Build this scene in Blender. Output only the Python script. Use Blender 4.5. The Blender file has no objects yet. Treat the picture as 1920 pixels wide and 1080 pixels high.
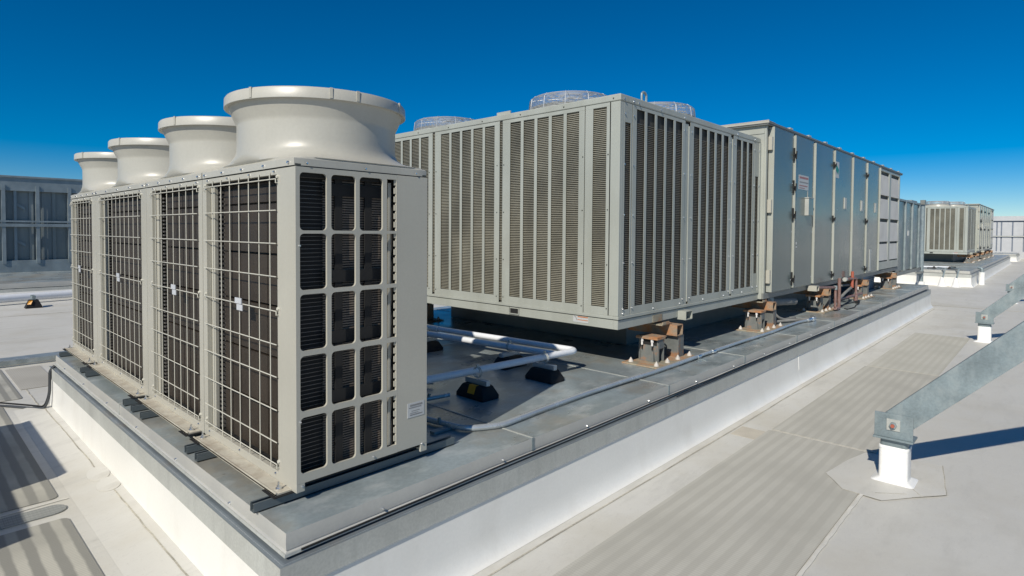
import bpy, math, random
from mathutils import Vector, Matrix
random.seed(4)
PI = math.pi
scene = bpy.context.scene
COL = scene.collection

# ------------------------------------------------------------------ materials
def new_mat(name):
    m = bpy.data.materials.new(name); m.use_nodes = True
    nt = m.node_tree; b = nt.nodes['Principled BSDF']
    return m, nt, b

def surf(name, col, rough=.5, metal=0., var=.08, scale=3., stretch=(1,1,1), fine=.04, fscale=60.,
         bump=.0, bscale=40., stain=None, stain_amt=.0, stain_scale=1.2, stain_stretch=(1,1,1), spec=.5, coat=0.,
         rvar=.08, sharp=(.45,.7), stain2=None):
    """painted / metal / membrane surface: broad tone changes, fine grain, optional stains, uneven gloss"""
    m, nt, b = new_mat(name); N = nt.nodes; L = nt.links
    tc = N.new('ShaderNodeTexCoord')
    mp = N.new('ShaderNodeMapping'); mp.inputs['Scale'].default_value = stretch
    L.new(tc.outputs['Object'], mp.inputs['Vector'])
    n1 = N.new('ShaderNodeTexNoise'); n1.inputs['Scale'].default_value = scale; n1.inputs['Detail'].default_value = 6
    L.new(mp.outputs[0], n1.inputs['Vector'])
    n2 = N.new('ShaderNodeTexNoise'); n2.inputs['Scale'].default_value = fscale; n2.inputs['Detail'].default_value = 3
    L.new(mp.outputs[0], n2.inputs['Vector'])
    r1 = N.new('ShaderNodeMapRange'); r1.inputs[1].default_value=.3; r1.inputs[2].default_value=.7
    r1.inputs[3].default_value = 1-var; r1.inputs[4].default_value = 1+var
    L.new(n1.outputs['Fac'], r1.inputs[0])
    r2 = N.new('ShaderNodeMapRange'); r2.inputs[1].default_value=.3; r2.inputs[2].default_value=.7
    r2.inputs[3].default_value = 1-fine; r2.inputs[4].default_value = 1+fine
    L.new(n2.outputs['Fac'], r2.inputs[0])
    mu = N.new('ShaderNodeMath'); mu.operation='MULTIPLY'; L.new(r1.outputs[0], mu.inputs[0]); L.new(r2.outputs[0], mu.inputs[1])
    vm = N.new('ShaderNodeVectorMath'); vm.operation='SCALE'; vm.inputs[0].default_value = col
    L.new(mu.outputs[0], vm.inputs['Scale'])
    out = vm.outputs[0]
    if stain:
        mp3 = N.new('ShaderNodeMapping'); mp3.inputs['Scale'].default_value = stain_stretch
        L.new(tc.outputs['Object'], mp3.inputs['Vector'])
        n3 = N.new('ShaderNodeTexNoise'); n3.inputs['Scale'].default_value = stain_scale; n3.inputs['Detail'].default_value = 8
        n3.inputs['Roughness'].default_value = .6
        L.new(mp3.outputs[0], n3.inputs['Vector'])
        r3 = N.new('ShaderNodeMapRange'); r3.inputs[1].default_value=sharp[0]; r3.inputs[2].default_value=sharp[1]
        r3.inputs[3].default_value=0; r3.inputs[4].default_value=stain_amt
        L.new(n3.outputs['Fac'], r3.inputs[0])
        mx = N.new('ShaderNodeMix'); mx.data_type='RGBA'
        L.new(r3.outputs[0], mx.inputs[0]); L.new(out, mx.inputs[6]); mx.inputs[7].default_value = (*stain,1)
        out = mx.outputs[2]
    if stain2:
        c2,amt2,sc2,lo2,hi2 = stain2
        n5 = N.new('ShaderNodeTexNoise'); n5.inputs['Scale'].default_value = sc2; n5.inputs['Detail'].default_value = 9; n5.inputs['Roughness'].default_value=.65
        L.new(tc.outputs['Object'], n5.inputs['Vector'])
        r5 = N.new('ShaderNodeMapRange'); r5.inputs[1].default_value=lo2; r5.inputs[2].default_value=hi2; r5.inputs[4].default_value=amt2
        L.new(n5.outputs['Fac'], r5.inputs[0])
        m5 = N.new('ShaderNodeMix'); m5.data_type='RGBA'
        L.new(r5.outputs[0], m5.inputs[0]); L.new(out, m5.inputs[6]); m5.inputs[7].default_value=(*c2,1); out = m5.outputs[2]
    L.new(out, b.inputs['Base Color'])
    rr = N.new('ShaderNodeMapRange'); rr.inputs[1].default_value=.3; rr.inputs[2].default_value=.7
    rr.inputs[3].default_value = max(.03,rough-rvar); rr.inputs[4].default_value = rough+rvar
    L.new(n1.outputs['Fac'], rr.inputs[0]); L.new(rr.outputs[0], b.inputs['Roughness'])
    b.inputs['Metallic'].default_value = metal
    b.inputs['Specular IOR Level'].default_value = spec
    b.inputs['Coat Weight'].default_value = coat
    if bump:
        n4 = N.new('ShaderNodeTexNoise'); n4.inputs['Scale'].default_value=bscale; n4.inputs['Detail'].default_value=4
        L.new(mp.outputs[0], n4.inputs['Vector'])
        bp = N.new('ShaderNodeBump'); bp.inputs['Strength'].default_value=bump; bp.inputs['Distance'].default_value=.01
        L.new(n4.outputs['Fac'], bp.inputs['Height']); L.new(bp.outputs[0], b.inputs['Normal'])
    return m

M = {}
M['beige'] = surf('beige_paint', (.42,.408,.352), .36, var=.04, scale=2, fine=.02, rvar=.05, stain=(.36,.33,.27), stain_amt=.18, stain_scale=2.5, stain_stretch=(1,1,.35))
M['beige_gloss'] = surf('beige_moulded_plastic', (.435,.425,.375), .38, var=.06, scale=1.5, fine=.025, rvar=.08, stain=(.34,.32,.27), stain_amt=.5, stain_scale=3.2, stain_stretch=(1,1,.3), sharp=(.5,.75))
M['beige_dirty'] = surf('weathered_beige_foot', (.50,.47,.39), .6, var=.12, scale=8, fine=.06, stain=(.24,.18,.12), stain_amt=.6, stain_scale=9)
M['wire'] = surf('cream_wire', (.54,.525,.45), .4, var=.03, scale=4)
M['white_plastic'] = surf('white_plastic', (.52,.54,.57), .35, var=.03)
M['green_paint'] = surf('grey_green_paint', (.37,.388,.35), .42, var=.05, scale=1.2, fine=.02, rvar=.06, stain=(.25,.26,.22), stain_amt=.5, stain_scale=2.4, stain_stretch=(1,1,.2), bump=.12, bscale=1.5, stain2=((.30,.29,.25),.35,1.1,.52,.7))
M['door_paint'] = surf('grey_green_door_paint', (.115,.145,.135), .22, var=.07, scale=.9, fine=.02, rvar=.07, spec=.55, stain=(.16,.18,.17), stain_amt=.35, stain_scale=1.3, stain_stretch=(1,1,.4), bump=.6, bscale=1.5)
M['filter'] = surf('pale_filter_media', (.60,.59,.56), .8, var=.05, scale=2, stain=(.35,.33,.3), stain_amt=.3, stain_scale=3)
M['fin'] = surf('coil_fin', (.31,.295,.235), .5, metal=.2, var=.25, scale=1.6, fine=.1, stain=(.19,.18,.145), stain_amt=.6, stain_scale=1.4)
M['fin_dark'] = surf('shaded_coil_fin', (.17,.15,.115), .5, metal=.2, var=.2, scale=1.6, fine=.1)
M['coil_inner'] = surf('inner_coil_fins', (.16,.13,.105), .5, var=.25, scale=5)  # lighter copy of the brown coil, its lit look put into the colour
M['coil_brown'] = surf('brown_coated_coil', (.036,.027,.019), .5, var=.2, scale=3, fine=.25, fscale=120, bump=.3, bscale=150, stain=(.045,.037,.03), stain_amt=.35, stain_scale=6, stain_stretch=(1,1,.3))
M['black'] = surf('black_rubber', (.014,.014,.015), .7, var=.2, scale=6, spec=.3)
M['dark'] = surf('dark_void', (.012,.012,.012), .8, var=.1)
M['gap'] = surf('dark_gap', (.05,.055,.05), .7, var=.1)
M['galv'] = surf('galvanised_sheet', (.34,.395,.41), .34, metal=.4, var=.2, scale=1.8, fine=.08, fscale=45, rvar=.12, stain=(.60,.64,.64), stain_amt=.75, stain_scale=4.5, stain_stretch=(1,1.8,1), sharp=(.5,.72), bump=.2, bscale=5, stain2=((.36,.32,.255),.7,1.1,.50,.64))
M['galv_light'] = surf('bright_galvanised_flashing', (.44,.45,.42), .5, metal=.12, var=.08, scale=3, fine=.08, fscale=80, rvar=.1, stain=(.33,.34,.32), stain_amt=.55, stain_scale=11, stain_stretch=(1,1,.22), sharp=(.52,.7), bump=.1, bscale=30)
M['fascia'] = surf('smooth_cap_fascia', (.49,.485,.45), .42, metal=.15, var=.06, scale=2, fine=.03, stain=(.40,.41,.40), stain_amt=.5, stain_scale=3, stain_stretch=(1,1,.2))  # lighter than the cap top: the sunlit upright face is in the colour
M['ledge'] = surf('sky_tinted_ledge_metal', (.25,.29,.32), .35, metal=.45, var=.1, scale=4, stain=(.36,.27,.17), stain_amt=.4, stain_scale=6, stain_stretch=(.4,.4,1), sharp=(.56,.7))  # sky reflection on the flat ledge is put into this blue-grey
M['galv_old'] = surf('mottled_galvanised_steel', (.22,.27,.285), .5, metal=.3, var=.18, scale=5, fine=.1, fscale=70, stain=(.36,.40,.40), stain_amt=.7, stain_scale=7, stain_stretch=(1,1,.6), bump=.1)
M['galv_duct'] = surf('duct_galvanised', (.10,.155,.18), .3, metal=.8, var=.2, scale=2, fine=.04, bump=.3, bscale=2.5)
M['conduit'] = surf('conduit_steel', (.50,.53,.54), .25, metal=.5, var=.1, scale=4)
M['guard_wire'] = surf('zinc_guard_wire', (.48,.50,.52), .45, metal=.3, var=.05)
M['channel_grey'] = surf('dull_channel_steel', (.13,.155,.165), .45, metal=.3, var=.1, scale=6)
M['chrome'] = surf('bright_wire', (.7,.72,.74), .2, metal=.9, var=.03)
M['rust'] = surf('rusty_plate', (.30,.24,.175), .8, var=.2, scale=9, fine=.12, stain=(.40,.16,.05), stain_amt=.85, stain_scale=9, bump=.3, sharp=(.40,.62))
M['rust_tan'] = surf('rust_stained_steel', (.30,.27,.20), .75, var=.18, scale=8, fine=.1, stain=(.42,.17,.06), stain_amt=.85, stain_scale=7, bump=.3)
M['grey_steel'] = surf('grey_primed_steel', (.14,.15,.145), .55, var=.15, scale=8, stain=(.30,.14,.055), stain_amt=.8, stain_scale=8, sharp=(.54,.66))
M['copper'] = surf('brown_painted_pipe', (.20,.115,.10), .5, var=.2, scale=12, stain=(.30,.24,.22), stain_amt=.5, stain_scale=14)
M['red_pipe'] = surf('red_brown_pipe', (.36,.10,.06), .5, var=.15, scale=8)
M['insul'] = surf('grey_pipe_insulation', (.22,.215,.20), .8, var=.2, scale=7)
M['pvc'] = surf('white_pvc_pipe', (.72,.74,.77), .35, var=.04, scale=3, stain=(.5,.48,.44), stain_amt=.2, stain_scale=5)
M['white_boot'] = surf('white_membrane_boot', (.78,.78,.76), .42, var=.04, scale=4, stain=(.55,.52,.45), stain_amt=.25, stain_scale=5)
M['caulk'] = surf('white_sealant', (.74,.72,.70), .5, var=.05)
M['caulk_dull'] = surf('grey_white_sealant', (.50,.47,.43), .6, var=.1, scale=20)
M['yellow'] = surf('amber_reflector', (.62,.27,.01), .4, var=.08)
M['sticker'] = surf('white_sticker', (.46,.475,.475), .5, var=.03)
M['ink'] = surf('grey_ink', (.22,.22,.22), .6, var=.05)
M['orange_ink'] = surf('orange_ink', (.45,.17,.07), .6, var=.05)
M['red_ink'] = surf('red_ink', (.33,.15,.15), .6, var=.05)
M['green_ink'] = surf('green_ink', (.0,.22,.19), .5, var=.05)
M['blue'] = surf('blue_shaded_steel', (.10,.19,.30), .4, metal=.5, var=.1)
M['cable'] = surf('grey_black_cable', (.05,.055,.06), .5, var=.1)
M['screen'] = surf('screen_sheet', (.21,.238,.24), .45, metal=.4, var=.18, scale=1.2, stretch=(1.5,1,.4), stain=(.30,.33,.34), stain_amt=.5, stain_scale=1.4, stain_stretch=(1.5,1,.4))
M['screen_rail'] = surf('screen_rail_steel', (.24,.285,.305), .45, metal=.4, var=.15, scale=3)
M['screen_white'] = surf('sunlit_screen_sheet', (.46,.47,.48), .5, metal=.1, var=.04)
M['screen_gap'] = surf('screen_channel', (.17,.20,.25), .5, metal=.2, var=.05)
M['asphalt'] = surf('asphalt', (.06,.06,.06), .9, var=.15, scale=.2)

def roof_mat():
    m, nt, b = new_mat('white_roof_membrane'); N=nt.nodes; L=nt.links
    tc=N.new('ShaderNodeTexCoord')
    def noise(sc,det,st=(1,1,1),ro=.55):
        mp=N.new('ShaderNodeMapping'); mp.inputs['Scale'].default_value=st; L.new(tc.outputs['Object'],mp.inputs['Vector'])
        n=N.new('ShaderNodeTexNoise'); n.inputs['Scale'].default_value=sc; n.inputs['Detail'].default_value=det; n.inputs['Roughness'].default_value=ro
        L.new(mp.outputs[0],n.inputs['Vector']); return n.outputs['Fac']
    def rng(f,a,b_,c,d):
        r=N.new('ShaderNodeMapRange'); r.inputs[1].default_value=a; r.inputs[2].default_value=b_; r.inputs[3].default_value=c; r.inputs[4].default_value=d
        L.new(f,r.inputs[0]); return r.outputs[0]
    def mix(fac,a,b_):
        x=N.new('ShaderNodeMix'); x.data_type='RGBA'; L.new(fac,x.inputs[0])
        if isinstance(a,tuple): x.inputs[6].default_value=(*a,1)
        else: L.new(a,x.inputs[6])
        x.inputs[7].default_value=(*b_,1); return x.outputs[2]
    c=mix(rng(noise(.5,5),.35,.65,0,1),(.575,.562,.512),(.62,.607,.56))
    c=mix(rng(noise(1.3,8,(1,1,1),.65),.48,.70,0,.5),c,(.49,.455,.37))
    c=mix(rng(noise(2.2,9,(.6,2.2,1),.7),.52,.66,0,.42),c,(.43,.42,.38))
    c=mix(rng(noise(7,6,(1,3.5,1),.7),.60,.74,0,.35),c,(.40,.385,.34))
    c=mix(rng(noise(16,8,(.5,1.4,1),.75),.56,.70,0,.30),c,(.40,.39,.355))
    c=mix(rng(noise(90,2),.64,.74,0,.35),c,(.36,.34,.30))
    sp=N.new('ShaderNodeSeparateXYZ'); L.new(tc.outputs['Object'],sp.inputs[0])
    c=mix(rng(sp.outputs[1],-.9,-2.3,0,.45),c,(.50,.49,.455))   # blends to grey towards the front side
    L.new(c,b.inputs['Base Color']); b.inputs['Roughness'].default_value=.55
    bp=N.new('ShaderNodeBump'); bp.inputs['Strength'].default_value=.25; bp.inputs['Distance'].default_value=.02
    L.new(noise(3.5,7,(1,1.6,1),.6),bp.inputs['Height']); L.new(bp.outputs[0],b.inputs['Normal'])
    return m
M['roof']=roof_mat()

def pad_mat(name, axis, pitch, c1, c2, amt=1.):
    m, nt, b = new_mat(name); N=nt.nodes; L=nt.links
    tc=N.new('ShaderNodeTexCoord'); sp=N.new('ShaderNodeSeparateXYZ'); L.new(tc.outputs['Object'],sp.inputs[0])
    n=N.new('ShaderNodeTexNoise'); n.inputs['Scale'].default_value=5; n.inputs['Detail'].default_value=6; L.new(tc.outputs['Object'],n.inputs['Vector'])
    mu=N.new('ShaderNodeMath'); mu.operation='MULTIPLY'; L.new(sp.outputs[axis],mu.inputs[0]); mu.inputs[1].default_value=2*PI/pitch
    ad=N.new('ShaderNodeMath'); ad.operation='MULTIPLY_ADD'; L.new(n.outputs['Fac'],ad.inputs[0]); ad.inputs[1].default_value=1.2; L.new(mu.outputs[0],ad.inputs[2])
    sn=N.new('ShaderNodeMath'); sn.operation='SINE'; L.new(ad.outputs[0],sn.inputs[0])
    r=N.new('ShaderNodeMapRange'); r.inputs[1].default_value=-.35; r.inputs[2].default_value=.35; L.new(sn.outputs[0],r.inputs[0])
    r.inputs[4].default_value=amt
    x=N.new('ShaderNodeMix'); x.data_type='RGBA'; L.new(r.outputs[0],x.inputs[0]); x.inputs[6].default_value=(*c1,1); x.inputs[7].default_value=(*c2,1)
    mf=N.new('ShaderNodeMath'); mf.operation='MULTIPLY'; L.new(sp.outputs[1-axis],mf.inputs[0]); mf.inputs[1].default_value=2*PI/.022
    sf=N.new('ShaderNodeMath'); sf.operation='SINE'; L.new(mf.outputs[0],sf.inputs[0])
    rf=N.new('ShaderNodeMapRange'); rf.inputs[1].default_value=-.5; rf.inputs[2].default_value=.5; rf.inputs[3].default_value=.0; rf.inputs[4].default_value=.22; L.new(sf.outputs[0],rf.inputs[0])
    xf=N.new('ShaderNodeMix'); xf.data_type='RGBA'; L.new(rf.outputs[0],xf.inputs[0]); L.new(x.outputs[2],xf.inputs[6]); xf.inputs[7].default_value=(*[v*.72 for v in c1],1); x=xf
    n2=N.new('ShaderNodeTexNoise'); n2.inputs['Scale'].default_value=1.6; n2.inputs['Detail'].default_value=8; L.new(tc.outputs['Object'],n2.inputs['Vector'])
    r2=N.new('ShaderNodeMapRange'); r2.inputs[1].default_value=.42; r2.inputs[2].default_value=.68; r2.inputs[4].default_value=.6; L.new(n2.outputs['Fac'],r2.inputs[0])
    y=N.new('ShaderNodeMix'); y.data_type='RGBA'; L.new(r2.outputs[0],y.inputs[0]); L.new(x.outputs[2],y.inputs[6]); y.inputs[7].default_value=(*[v*.86 for v in c1],1)
    L.new(y.outputs[2],b.inputs['Base Color']); b.inputs['Roughness'].default_value=.75
    w=N.new('ShaderNodeTexWave'); w.bands_direction='X' if axis==1 else 'Y'; w.inputs['Scale'].default_value=28; L.new(tc.outputs['Object'],w.inputs['Vector'])
    bp=N.new('ShaderNodeBump'); bp.inputs['Strength'].default_value=.25; bp.inputs['Distance'].default_value=.004
    L.new(w.outputs['Fac'],bp.inputs['Height']); L.new(bp.outputs[0],b.inputs['Normal'])
    return m
M['pad']=pad_mat('grey_walkway_rubber',1,.098,(.455,.44,.385),(.515,.50,.44))
M['pad_far']=pad_mat('pale_walkway_rubber',1,.098,(.49,.475,.41),(.535,.52,.46))
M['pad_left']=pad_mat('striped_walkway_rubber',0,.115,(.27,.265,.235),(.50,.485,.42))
M['pad_small']=pad_mat('ribbed_walkway_rubber',1,.05,(.40,.38,.33),(.47,.45,.40))

# ------------------------------------------------------------------ mesh builder
class MB:
    def __init__(s): s.v=[]; s.f=[]
    def box(s,x0,y0,z0,x1,y1,z1):
        if x0>x1:x0,x1=x1,x0
        if y0>y1:y0,y1=y1,y0
        if z0>z1:z0,z1=z1,z0
        b=len(s.v)
        s.v+=[(x0,y0,z0),(x1,y0,z0),(x1,y1,z0),(x0,y1,z0),(x0,y0,z1),(x1,y0,z1),(x1,y1,z1),(x0,y1,z1)]
        s.f+=[tuple(b+i for i in q) for q in ((0,3,2,1),(4,5,6,7),(0,1,5,4),(1,2,6,5),(2,3,7,6),(3,0,4,7))]
        return s
    def hexa(s,pts):
        b=len(s.v); s.v+=[tuple(p) for p in pts]
        s.f+=[tuple(b+i for i in q) for q in ((0,3,2,1),(4,5,6,7),(0,1,5,4),(1,2,6,5),(2,3,7,6),(3,0,4,7))]
        return s
    def tube(s,pts,r,n=10,caps=True,bend=0.):
        pts=[Vector(p) for p in pts]
        if bend>0 and len(pts)>2:
            q=[pts[0]]
            for i in range(1,len(pts)-1):
                a,b_,c=pts[i-1],pts[i],pts[i+1]
                d1=(a-b_); d2=(c-b_); k=min(bend,d1.length*.45,d2.length*.45)
                p1=b_+d1.normalized()*k; p2=b_+d2.normalized()*k
                for j in range(6):
                    t=j/5; q.append(p1*(1-t)**2+b_*2*t*(1-t)+p2*t*t)
            q.append(pts[-1]); pts=q
        rs=r if isinstance(r,(list,tuple)) else [r]*len(pts)
        base=len(s.v); up=None
        for i,p in enumerate(pts):
            if i==0: t=pts[1]-p
            elif i==len(pts)-1: t=p-pts[i-1]
            else: t=(pts[i+1]-p).normalized()+(p-pts[i-1]).normalized()
            t.normalize()
            if up is None:
                up=Vector((0,0,1)) if abs(t.z)<.9 else Vector((1,0,0))
            u=t.cross(up)
            if u.length<1e-4: u=t.cross(Vector((1,0,0)))
            u.normalize(); w=u.cross(t).normalized(); up=w
            for k in range(n):
                a=2*PI*k/n; c=p+u*math.cos(a)*rs[i]+w*math.sin(a)*rs[i]; s.v.append(tuple(c))
        for i in range(len(pts)-1):
            for k in range(n):
                a=base+i*n+k; b_=base+i*n+(k+1)%n
                s.f.append((a,b_,b_+n,a+n))
        if caps:
            s.f.append(tuple(base+k for k in range(n))[::-1]); e=base+(len(pts)-1)*n; s.f.append(tuple(e+k for k in range(n)))
        return s
    def cyl(s,a,b,r,n=12,r2=None): return s.tube([a,b],[r,r if r2 is None else r2],n)
    def loft(s,rings,closed=True,capb=False,capt=False):
        base=len(s.v); n=len(rings[0])
        for r in rings: s.v+=[tuple(p) for p in r]
        for i in range(len(rings)-1):
            for k in range(n if closed else n-1):
                a=base+i*n+k; b_=base+i*n+(k+1)%n
                s.f.append((a,b_,b_+n,a+n))
        if capb: s.f.append(tuple(base+k for k in range(n))[::-1])
        if capt: s.f.append(tuple(base+(len(rings)-1)*n+k for k in range(n)))
        return s
    def lathe(s,c,prof,n=48): # prof (r,z)
        return s.loft([[(c[0]+r*math.cos(2*PI*k/n),c[1]+r*math.sin(2*PI*k/n),z) for k in range(n)] for r,z in prof])
    def bolt(s,p,ax,r=.008,h=.008):
        a=Vector(p); b=a+Vector(ax)*h
        return s.tube([a,b],[r,r*.7],6)
    def prism(s,pts,z0,z1):
        n=len(pts); return s.loft([[(x,y,z0) for x,y in pts],[(x,y,z1) for x,y in pts]],True,True,True)

def screws(parent,pts,ax,r,h,mat='chrome',name='screw'):
    key=(name,ax,r,h,mat)
    if key not in SC:
        q=MB(); q.bolt((0,0,0),ax,r,h); me=bpy.data.meshes.new(name); me.from_pydata(q.v,[],q.f); me.materials.append(M[mat]); SC[key]=me
    off=root_of(parent).location
    for p in pts:
        o=bpy.data.objects.new(name,SC[key]); COL.objects.link(o); o.parent=parent; o.location=Vector(p)-off
SC={}
def root_of(o):
    while o.parent: o=o.parent
    return o
def obj(name, mb, mat, parent=None, bevel=0, smooth=True, label=None):
    me=bpy.data.meshes.new(name); off=Vector((0,0,0))
    if parent: off=root_of(parent).location
    me.from_pydata([tuple(Vector(v)-off) for v in mb.v],[],mb.f)
    import bmesh
    bm=bmesh.new(); bm.from_mesh(me); bmesh.ops.recalc_face_normals(bm,faces=bm.faces); bm.to_mesh(me); bm.free()
    if smooth: me.shade_smooth(); me.set_sharp_from_angle(angle=math.radians(38))
    me.materials.append(M[mat]); me.update()
    o=bpy.data.objects.new(name,me); COL.objects.link(o)
    if parent: o.parent=parent
    if bevel:
        b=o.modifiers.new('bevel','BEVEL'); b.width=bevel; b.segments=2; b.limit_method='ANGLE'; b.angle_limit=math.radians(50); b.harden_normals=True
    if label: o['label']=label
    return o
def thing(name,label,cat,loc,group=None):
    o=bpy.data.objects.new(name,None); COL.objects.link(o); o.location=loc; o.empty_display_size=.1
    o['label']=label; o['category']=cat
    if group:o['group']=group
    return o
def tag(o,label,cat,group=None,org=None):
    o['label']=label;o['category']=cat
    if group:o['group']=group
    if org is None:
        # move the object's origin to its base centre
        vs=[v.co for v in o.data.vertices]; c=Vector(((min(v.x for v in vs)+max(v.x for v in vs))/2,(min(v.y for v in vs)+max(v.y for v in vs))/2,min(v.z for v in vs)))
        o.data.transform(Matrix.Translation(-c)); o.location=c
    return o
def struct(name,mb,mat,**k):
    o=obj(name,mb,mat,**k); o['kind']='structure'; return o
def copy_tree(o,parent=None,skip=()):
    c=o.copy(); COL.objects.link(c)
    if parent: c.parent=parent
    for ch in list(o.children):
        if ch.name.split('.')[0] not in skip: copy_tree(ch,c,skip)
    return c

G=-.055      # top of the sheet-metal equipment curb
RF=-.65      # roof level

# ------------------------------------------------------------------ roof and ground
mb=MB(); n=60
xs=[-40+150*i/1 for i in range(2)]
mb.v+=[(-40,-30,RF),(110,-30,RF),(110,45,RF),(-40,45,RF)]; mb.f.append((0,1,2,3))
mb.v+=[(-40,-30,RF-1),(110,-30,RF-1),(110,45,RF-1),(-40,45,RF-1)]; mb.f+=[(0,1,5,4),(1,2,6,5),(2,3,7,6),(3,0,4,7)]
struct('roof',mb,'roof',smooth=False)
mb=MB(); mb.v+=[(-3000,-3000,-12),(3000,-3000,-12),(3000,3000,-12),(-3000,3000,-12)]; mb.f.append((0,1,2,3))
struct('ground',mb,'asphalt',smooth=False)
# welded laps of the membrane: thin strips with a small step
def wob_strip(mb,a,b,w,z,h=.003,seg=40,amp=.004):
    a=Vector(a);b=Vector(b); d=(b-a); t=d.normalized(); nrm=Vector((-t.y,t.x)); L=[];R=[]
    for i in range(seg+1):
        p=a+d*i/seg+nrm*random.uniform(-amp,amp); L.append(p+nrm*w/2); R.append(p-nrm*w/2)
    for i in range(seg):
        mb.hexa([(L[i].x,L[i].y,z),(L[i+1].x,L[i+1].y,z),(R[i+1].x,R[i+1].y,z),(R[i].x,R[i].y,z),
                 (L[i].x,L[i].y,z+h),(L[i+1].x,L[i+1].y,z+h),(R[i+1].x,R[i+1].y,z+h),(R[i].x,R[i].y,z+h)])
M['seam']=surf('lap_edge_dirt',(.40,.375,.31),.8,var=.3,scale=5,fine=.2)
M['weld']=surf('weld_lap_bead',(.62,.60,.54),.6,var=.1,scale=5)
mb=MB()
wob_strip(mb,(-1.2,-.43),(17.5,-.44),.010,RF+.001)
wob_strip(mb,(-.275,-.3),(-.27,5.3),.009,RF+.0415,h=.003)
wob_strip(mb,(-.275,5.45),(-.27,7.9),.010,RF+.001)
wob_strip(mb,(18.4,-12),(18.4,6),.05,RF+.001)
wob_strip(mb,(-4,14.2),(12,14.2),.02,RF+.001)
o=struct('roof_seams',mb,'seam',smooth=False)
# tapered board under the membrane along the left end of the curb
mb=MB(); mb.loft([[(-.50,-.42,RF+.0008),(-.50,5.42,RF+.0008)],[(-.22,-.30,RF+.052),(-.22,5.30,RF+.052)],[(-.12,-.30,RF+.054),(-.12,5.30,RF+.054)]],closed=False)
mb.loft([[(-.50,-.42,RF+.0008),(-.12,-.42,RF+.0008)],[(-.22,-.30,RF+.052),(-.12,-.30,RF+.052)]],closed=False)
mb.loft([[(-.50,5.42,RF+.0008),(-.12,5.42,RF+.0008)],[(-.22,5.30,RF+.052),(-.12,5.30,RF+.052)]],closed=False)
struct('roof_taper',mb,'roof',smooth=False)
mb=MB()
wob_strip(mb,(1.2,-1.73),(3.62,-1.73),.022,RF+.004,h=.006,seg=30)
wob_strip(mb,(-1.3,2.44),(-.52,2.47),.012,RF+.004,h=.004,seg=8)
struct('roof_weld_beads',mb,'weld',smooth=False)

def pad(x0,y0,x1,y1,mat,label,h=.004,rad=.0):
    mb=MB(); pts=[]; k=6; r=rad or .004
    for cx,cy,a0 in ((x1-r,y1-r,0),(x0+r,y1-r,90),(x0+r,y0+r,180),(x1-r,y0+r,270)):
        for i in range(k): a=math.radians(a0+90*i/(k-1)); pts.append((cx+r*math.cos(a),cy+r*math.sin(a)))
    mb.prism(pts,RF+.003,RF+.003+h)
    return tag(obj('walkway_pad',mb,mat,smooth=False),label,'walkway pad','walkway pads on the roof')
pad(-3.0,-1.71,.70,-.70,'pad','grey walkway pad before the near curb, cut off by the bottom edge')
pad(.715,-1.71,4.62,-.70,'pad','large grey striped walkway pad in front of the curb, beside the first brace post')
pad(4.655,-1.62,8.54,-.715,'pad','grey striped walkway pad behind the seam, between the first and second brace posts')
pad(8.58,-1.60,12.6,-.73,'pad_far','pale far walkway pad ending before the end of the near curb')
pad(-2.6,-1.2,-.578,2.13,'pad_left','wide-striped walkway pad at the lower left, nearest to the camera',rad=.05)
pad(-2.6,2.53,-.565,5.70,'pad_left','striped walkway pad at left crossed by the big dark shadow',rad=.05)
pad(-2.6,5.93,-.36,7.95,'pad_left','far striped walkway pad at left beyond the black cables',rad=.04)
pad(-.325,6.40,.06,7.85,'pad_small','small beige ribbed pad beyond the left end of the near curb')
mb=MB(); pts=[]
for i in range(12): a=-PI/2+PI*i/11; pts.append((-.64+.085*math.cos(a),2.32+.085*math.sin(a)))
pts+=[(-2.6,2.405),(-2.6,2.235)]
mb.prism(pts,RF+.003,RF+.010)
M['pad_dark']=pad_mat('dark_cover_strip',1,.045,(.27,.28,.265),(.33,.34,.32))
tag(obj('cover_strip',mb,'pad_dark'),'narrow dark grey round-ended cover strip between two striped pads at left','cover strip')
# round and angular membrane patches
def disc(cx,cy,rx,ry,z0,z1,n=28,wob=.05,tilt=0):
    mb=MB(); mb.prism([(cx+rx*(1+random.uniform(-wob,wob)*.3)*math.cos(2*PI*i/n),cy+ry*math.sin(2*PI*i/n)) for i in range(n)],z0,z1)
    zt=RF+.052*(cx+.50)/.28
    mb.v=[(x,y,zt+(z-z0)+tilt*1.03*(x-cx)+.002) for x,y,z in mb.v]; return mb
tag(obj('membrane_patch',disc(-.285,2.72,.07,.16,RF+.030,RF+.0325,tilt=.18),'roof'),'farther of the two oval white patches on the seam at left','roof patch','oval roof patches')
tag(obj('membrane_patch',disc(-.275,2.44,.075,.14,RF+.034,RF+.0365,tilt=.18),'roof'),'nearer of the two oval white patches on the seam at left','roof patch','oval roof patches')

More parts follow.
